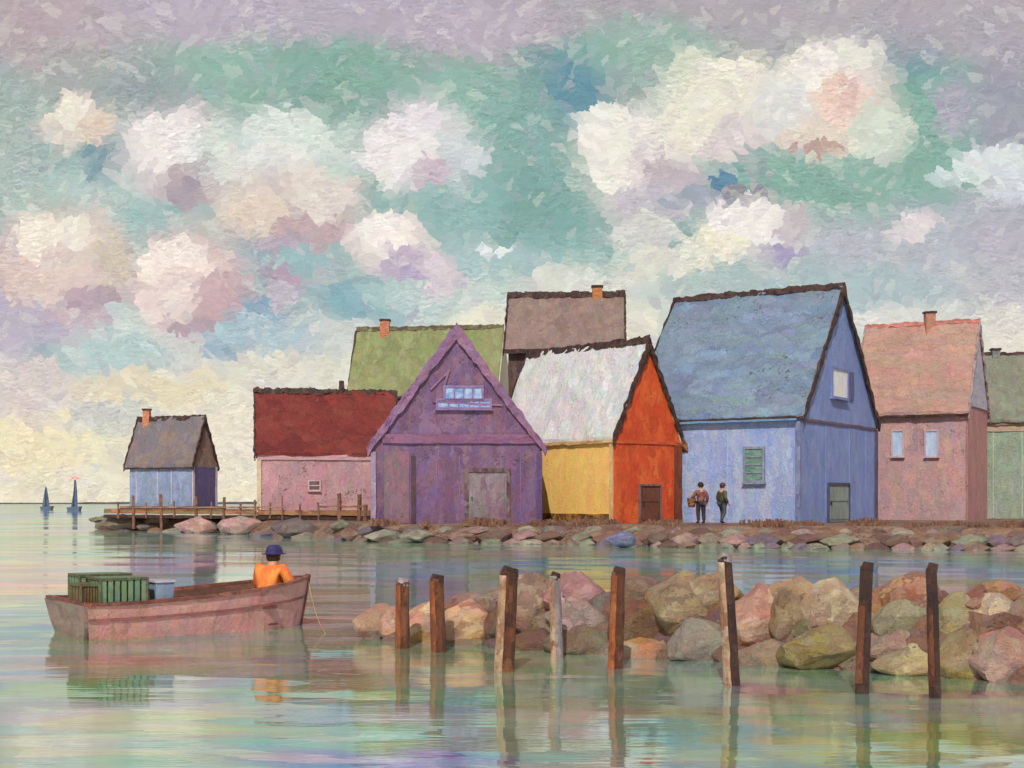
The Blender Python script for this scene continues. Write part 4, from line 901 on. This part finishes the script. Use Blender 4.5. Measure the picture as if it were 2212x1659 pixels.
# ------------------------------------------------------------------ the dory and its load
BO = Vector((wx(206, wD(1386)), wD(1386), 0)); ang = R(33); U = Vector((math.cos(ang), math.sin(ang), 0)); V = Vector((-math.sin(ang), math.cos(ang), 0))
uu = (664-HX)/FP; BM_ = BO+V*.95; BLN = (uu*BM_.y-BM_.x)/(U.x-uu*U.y)
def bp(l, s, z): return BO+U*l+V*s+Vector((0, 0, z))
BW = 1.9
def sheer(t): return .46+.02*t+.21*t**2.0
def halfw(t): return BW/2*(1-.02*(1-t))*max(0.0, (1-t**3.4))**.8 if t < 1 else 0
HM = M('hull_pink', [(222, 160, 156), (212, 146, 148), (230, 172, 164), (204, 148, 148), (224, 162, 148), (186, 124, 120)], .34, 'v', .14, (110, 60, 54), bump=1.0)
GM = M('gunwale_rust', [(138, 76, 64), (96, 52, 46), (164, 100, 84), (70, 40, 38)], .2, 'h', .3)
def build_boat():
    t = thing('rowing_boat', (BO+U*BLN/2+V*BW/2), 'pink wooden rowing boat with rust gunwale afloat at lower left', 'boat')
    n = 26; b = MB(); L_, R_ = [], []
    def sec(i, inset=0.0):
        tt = i/n; hw = halfw(tt); zs = sheer(tt); l = BLN*tt; rk = .0
        out = []
        for s in (-1, 1):
            col = []
            for k in range(7):
                q = k/6; z = -.12+(zs+.12)*q; w = max(0.004, hw-inset)*(.72+.28*q**.8) if q > 0 else max(.004, hw-inset)*.62
                lx = l-(1-q)*.16*tt**2+(-.10*q if i == 0 else 0)
                col.append(bp(lx, BW/2+s*w, z+inset*(1-q)))
            out.append(col)
        return out
    secs = [sec(i) for i in range(n+1)]
    g = [[[b.b.verts.new(p) for p in col] for col in s2] for s2 in secs]
    for i in range(n):
        for si in (0, 1):
            for k in range(6):
                b.b.faces.new((g[i][si][k], g[i+1][si][k], g[i+1][si][k+1], g[i][si][k+1]))
        b.b.faces.new((g[i][0][0], g[i][1][0], g[i+1][1][0], g[i+1][0][0]))
    hull = b.build('hull', HM, t, smooth=False)
    sol = hull.modifiers.new('thick', 'SOLIDIFY'); sol.thickness = .03; sol.offset = 0
    ins = [sec(i, .035) for i in range(n)]; b = MB()
    gi = [[[b.b.verts.new(p+Vector((0, 0, -.012))) for p in col] for col in s2] for s2 in ins]
    for i in range(n-1):
        for si in (0, 1):
            for k in range(6): b.b.faces.new((gi[i][si][k], gi[i+1][si][k], gi[i+1][si][k+1], gi[i][si][k+1]))
    b.build('inner_shell', M('inner_umber', [(84, 54, 46), (110, 74, 60), (62, 42, 40)], .2, 'h', .2), t)  # dark brown inner shell makes the inside of the hull dark
    b = MB(); c0, c1 = secs[0]
    b.poly([c0[0], c0[3], c0[6], c1[6], c1[3], c1[0]], -U*.05); b.rough(.3, .01, 4).build('transom', M('transom_shade_grey', [(148, 122, 116), (130, 108, 104), (160, 134, 124), (120, 98, 92)], .3, 'h', .3, (70, 48, 42)), t)  # grey-brown transom: the stern's shade is put into its colour
    b = MB()
    for si in (0, 1):
        for i in range(n): p, q = secs[i][si][6], secs[i+1][si][6]; b.bar(p+Vector((0, 0, .012)), q+Vector((0, 0, .012)), .07, .045)
    b.bar(secs[0][0][6]+Vector((0, 0, .02)), secs[0][1][6]+Vector((0, 0, .02)), .07, .05)
    b.rough(.2, .008, 6).build('gunwale', GM, t)
    b = MB()
    for i in range(n): p, q = secs[i][0][4], secs[i+1][0][4]; o_ = -V*.012; b.bar(p+o_, q+o_, .03, .035)
    b.rough(.2, .006, 6).build('rub_rail', M('rail_plum', [(150, 90, 88), (120, 70, 70)], .2, 'h'), t)
    b = MB(); b.bar(bp(BLN-.15, BW/2, -.1), bp(BLN+.015, BW/2, sheer(1)+.05), .05, .07); b.build('stem', GM, t)
    b = MB(); b.poly([bp(.05, .2, .06), bp(BLN*.8, .45, .06), bp(BLN*.8, BW-.45, .06), bp(.05, BW-.2, .06)], (0, 0, .02)); b.build('floor', DARK, t)
    for l in (.75, 1.6, 2.45):
        w = halfw(l/BLN)*.93; b = MB(); b.poly([bp(l, BW/2-w, .3), bp(l+.22, BW/2-w*.98, .3), bp(l+.22, BW/2+w*.98, .3), bp(l, BW/2+w, .3)], (0, 0, .03)); b.build('thwart', M('thwart_brown', [(110, 70, 54), (84, 54, 46)], .2, 'h'), t)
    return t
build_boat()
SIT = dict(pelvis=(0, 0, .0), waist=(0, .01, .15), chest=(0, .06, .34), neck=(0, .10, .47), head0=(0, .12, .52), head1=(0, .14, .585), head2=(0, .14, .65), face=(0, 1, 0),
    shL=(-.18, .07, .45), elL=(-.27, .14, .2), wrL=(-.15, .30, .16), shR=(.18, .07, .45), elR=(.27, .14, .2), wrR=(.15, .30, .18),
    hipL=(-.1, .03, -.01), knL=(-.14, .32, .10), anL=(-.14, .22, -.20), toL=(-.14, .34, -.23), hipR=(.1, .03, -.01), knR=(.14, .32, .10), anR=(.14, .22, -.20), toR=(.14, .34, -.23))
u2 = (578-HX)/FP; mid = BO+V*BW/2; lf = (u2*mid.y-mid.x)/(U.x-u2*U.y)
fp = bp(lf, BW/2, .36)
person(fp, ang-R(60), 'person in an orange jacket and navy hat seated in the bow of the pink boat', SIT, JM('jacket_orange', [(240, 134, 52), (220, 92, 50), (240, 150, 66), (226, 104, 60)]), JM('oilskin_dark', [(66, 50, 44), (84, 60, 48)]), M('hat_navy', [(48, 40, 92), (36, 32, 70), (66, 58, 120)], .1, 'a'), hat_kind='brim').scale = (1.14, 1.14, 1.1)

def trap(l, s, z, lx, wy, hz, label, mat, cat='lobster trap'):
    c = bp(l, s, z); t = thing('lobster_trap', c, label, cat, 'lobster traps on the stern of the pink boat')
    q = lambda a_, b_, h_: c+U*a_*lx/2+V*b_*wy/2+Vector((0, 0, h_*hz))
    b = MB()
    for a_ in (-1, 1):
        for b_ in (-1, 1): b.bar(q(a_, b_, 0), q(a_, b_, 1), .03)
    for h_ in (0.02, .98):
        for s_ in (-1, 1): b.bar(q(-1, s_, h_), q(1, s_, h_), .03); b.bar(q(s_, -1, h_), q(s_, 1, h_), .03)
    b.build('frame', GREEN2, t)
    b = MB()
    for i in range(7):
        f = -1+2*(i+.5)/7; b.poly([q(f-.1, -1.0, .04), q(f+.1, -1.0, .04), q(f+.1, -1.0, .96), q(f-.1, -1.0, .96)], V*.012)
        b.poly([q(f-.1, 1.0, .04), q(f+.1, 1.0, .04), q(f+.1, 1.0, .96), q(f-.1, 1.0, .96)], V*.012)
        b.poly([q(f-.1, -1, .99), q(f+.1, -1, .99), q(f+.1, 1, .99), q(f-.1, 1, .99)], Vector((0, 0, .012)))
    for i in range(4):
        f = -1+2*(i+.5)/4
        for e in (-1, 1): b.poly([q(e, f-.17, .04), q(e, f+.17, .04), q(e, f+.17, .96), q(e, f-.17, .96)], -U*e*.012)
    b.build('slats', mat, t)
    b = MB(); b.poly([q(-.9, -.9, .06), q(.9, -.9, .06), q(.9, .9, .06), q(-.9, .9, .06)], Vector((0, 0, hz*.75))); b.build('netting', M('net_dark', [(64, 70, 50), (48, 50, 42), (84, 92, 64)], .08, 'a'), t)
GREEN1 = M('trap_green', [(110, 136, 104), (92, 118, 86), (128, 150, 118), (100, 136, 124)], .14, 'v', .15)
GREEN2 = M('trap_darkgreen', [(76, 84, 60), (92, 74, 50), (104, 120, 88)], .1, 'v', .15)
trap(.42, .38, .46, .62, .5, .34, 'large green slatted lobster trap between the brown trap and the blue tub', GREEN1)
trap(.02, .5, .46, .26, .5, .26, 'small brown-green lobster trap at the very stern of the boat', M('trap_brown', [(120, 92, 56), (96, 70, 44), (110, 120, 84)], .1, 'v', .2))
trap(.40, 1.12, .46, .7, .5, .36, 'green lobster trap on the far side of the stern, behind the large one', GREEN1)
c = bp(1.0, .36, .44); t = thing('fish_tub', c, 'pale blue square tub with a light rim, beside the green traps in the boat', 'tub')
TB = M('tub_blue', [(134, 152, 180), (120, 140, 172), (156, 172, 192)], .16, 'v'); b = MB()
def tp(a_, b_, z): return c+U*a_+V*b_+Vector((0, 0, z))
bot = [(-.13, -.16), (.13, -.16), (.13, .16), (-.13, .16)]
A = [b.b.verts.new(tp(x*.85, y*.85, 0)) for x, y in bot]; B = [b.b.verts.new(tp(x, y, .3)) for x, y in bot]; B2 = [b.b.verts.new(tp(x*.88, y*.88, .3)) for x, y in bot]; A2 = [b.b.verts.new(tp(x*.75, y*.75, .04)) for x, y in bot]
for q0, q1 in ((A, B), (B, B2), (B2, A2)):
    for i in range(4): b.b.faces.new((q0[i], q0[(i+1) % 4], q1[(i+1) % 4], q1[i]))
b.b.faces.new(A[::-1]); b.b.faces.new(A2); b.build('basin', TB, t)
b = MB()
for i in range(4): p, q = tp(bot[i][0]*1.04, bot[i][1]*1.04, .3), tp(bot[(i+1) % 4][0]*1.04, bot[(i+1) % 4][1]*1.04, .3); b.bar(p, q, .03)
b.build('rim', LIT, t)
# mooring line
b = MB(); p0 = bp(BLN, BW/2, sheer(1)); Dm = wD(1372); p1 = Vector((wx(706, Dm), Dm, -.02)); prev = p0
for i in range(1, 19):
    f = i/18; p = p0.lerp(p1, f); p.z -= .16*math.sin(math.pi*f)*(1-f*.3); b.bar(prev, p, .011, n=5); prev = p
o = b.build('mooring_line', M('rope_gold', [(196, 160, 96), (170, 130, 76)], .1, 'v')); tag(o, 'thin tan mooring line drooping from the bow of the pink boat into the water', 'rope')

# ------------------------------------------------------------------ distant sailing boats
def sailboat(px, ytop, ybase, D, label, sailw, bend, pen):
    X = wx(px, D); t = thing('sailing_boat', (X, D, 0), label, 'sailboat', 'sailing boats on the horizon')
    zt = wz(ytop, D); w = sailw/FP*D
    b = MB(); n = 8; left = []; right = []
    for i in range(n+1):
        f = i/n; z = .8+(zt-.8)*f; cx = X+bend*w*math.sin(f*math.pi*.5); hw = w/2*(1-f)**.8+.08
        left.append((cx-hw*(.5 if bend else 1), z)); right.append((cx+hw, z))
    pts = [(x, D, z) for x, z in left]+[(x, D, z) for x, z in right[::-1]]
    b.poly(pts, (0, .25, 0)); b.build('sail', M('sail_slate', [(84, 98, 122), (70, 84, 112), (100, 114, 136)], 1.6, 'v'), t)
    b = MB(); b.bar((X, D-.15, .2), (X+bend*w*.9, D-.15, zt+.3), .18, n=6, w2=.08); b.build('mast', DARK, t)
    b = MB(); L2 = w*.75
    b.poly([(X-L2, D-.8, .75), (X+L2*1.25, D-.2, .95), (X+L2*.95, D-.3, -.3), (X-L2*.8, D-.6, -.3)], (0, 1.8, 0)); b.build('hull', M('hull_slate', [(96, 108, 134), (80, 92, 120)], 1.4, 'h'), t)
    if pen:
        b = MB(); b.poly([(X+bend*w*.9, D-.2, zt+.6), (X+bend*w*.9+1.3, D-.2, zt+.25), (X+bend*w*.9, D-.2, zt-.1), (X+bend*w*.9-.8, D-.2, zt+.4)], (0, .1, 0)); b.build('pennant', M('pennant_coral', [(222, 150, 120), (206, 120, 100), (230, 200, 180)], .6, 'a'), t)
sailboat(99, 1052, 1084, 330, 'smaller slate-sailed boat on the horizon, farther left', 14, .0, False)
sailboat(158, 1036, 1085, 300, 'taller slate-sailed boat with a coral pennant on the horizon', 16, .25, True)

# look-alike boulders: tell them apart by their order along the shore
byl = {}
for o in C.objects:
    if o.name.startswith('boulder') and o.parent is None and o.get('group'): byl.setdefault(o['label'], []).append(o)
for lb, os_ in byl.items():
    if len(os_) > 1:
        os_.sort(key=lambda o: o.location.x/o.location.y)
        nm = {2: ['left one', 'right one'], 3: ['left one', 'middle one', 'right one'], 4: ['leftmost', 'second left', 'second right', 'rightmost']}.get(len(os_))
        if nm:
            for o, q in zip(os_, nm): o['label'] = lb+', '+q
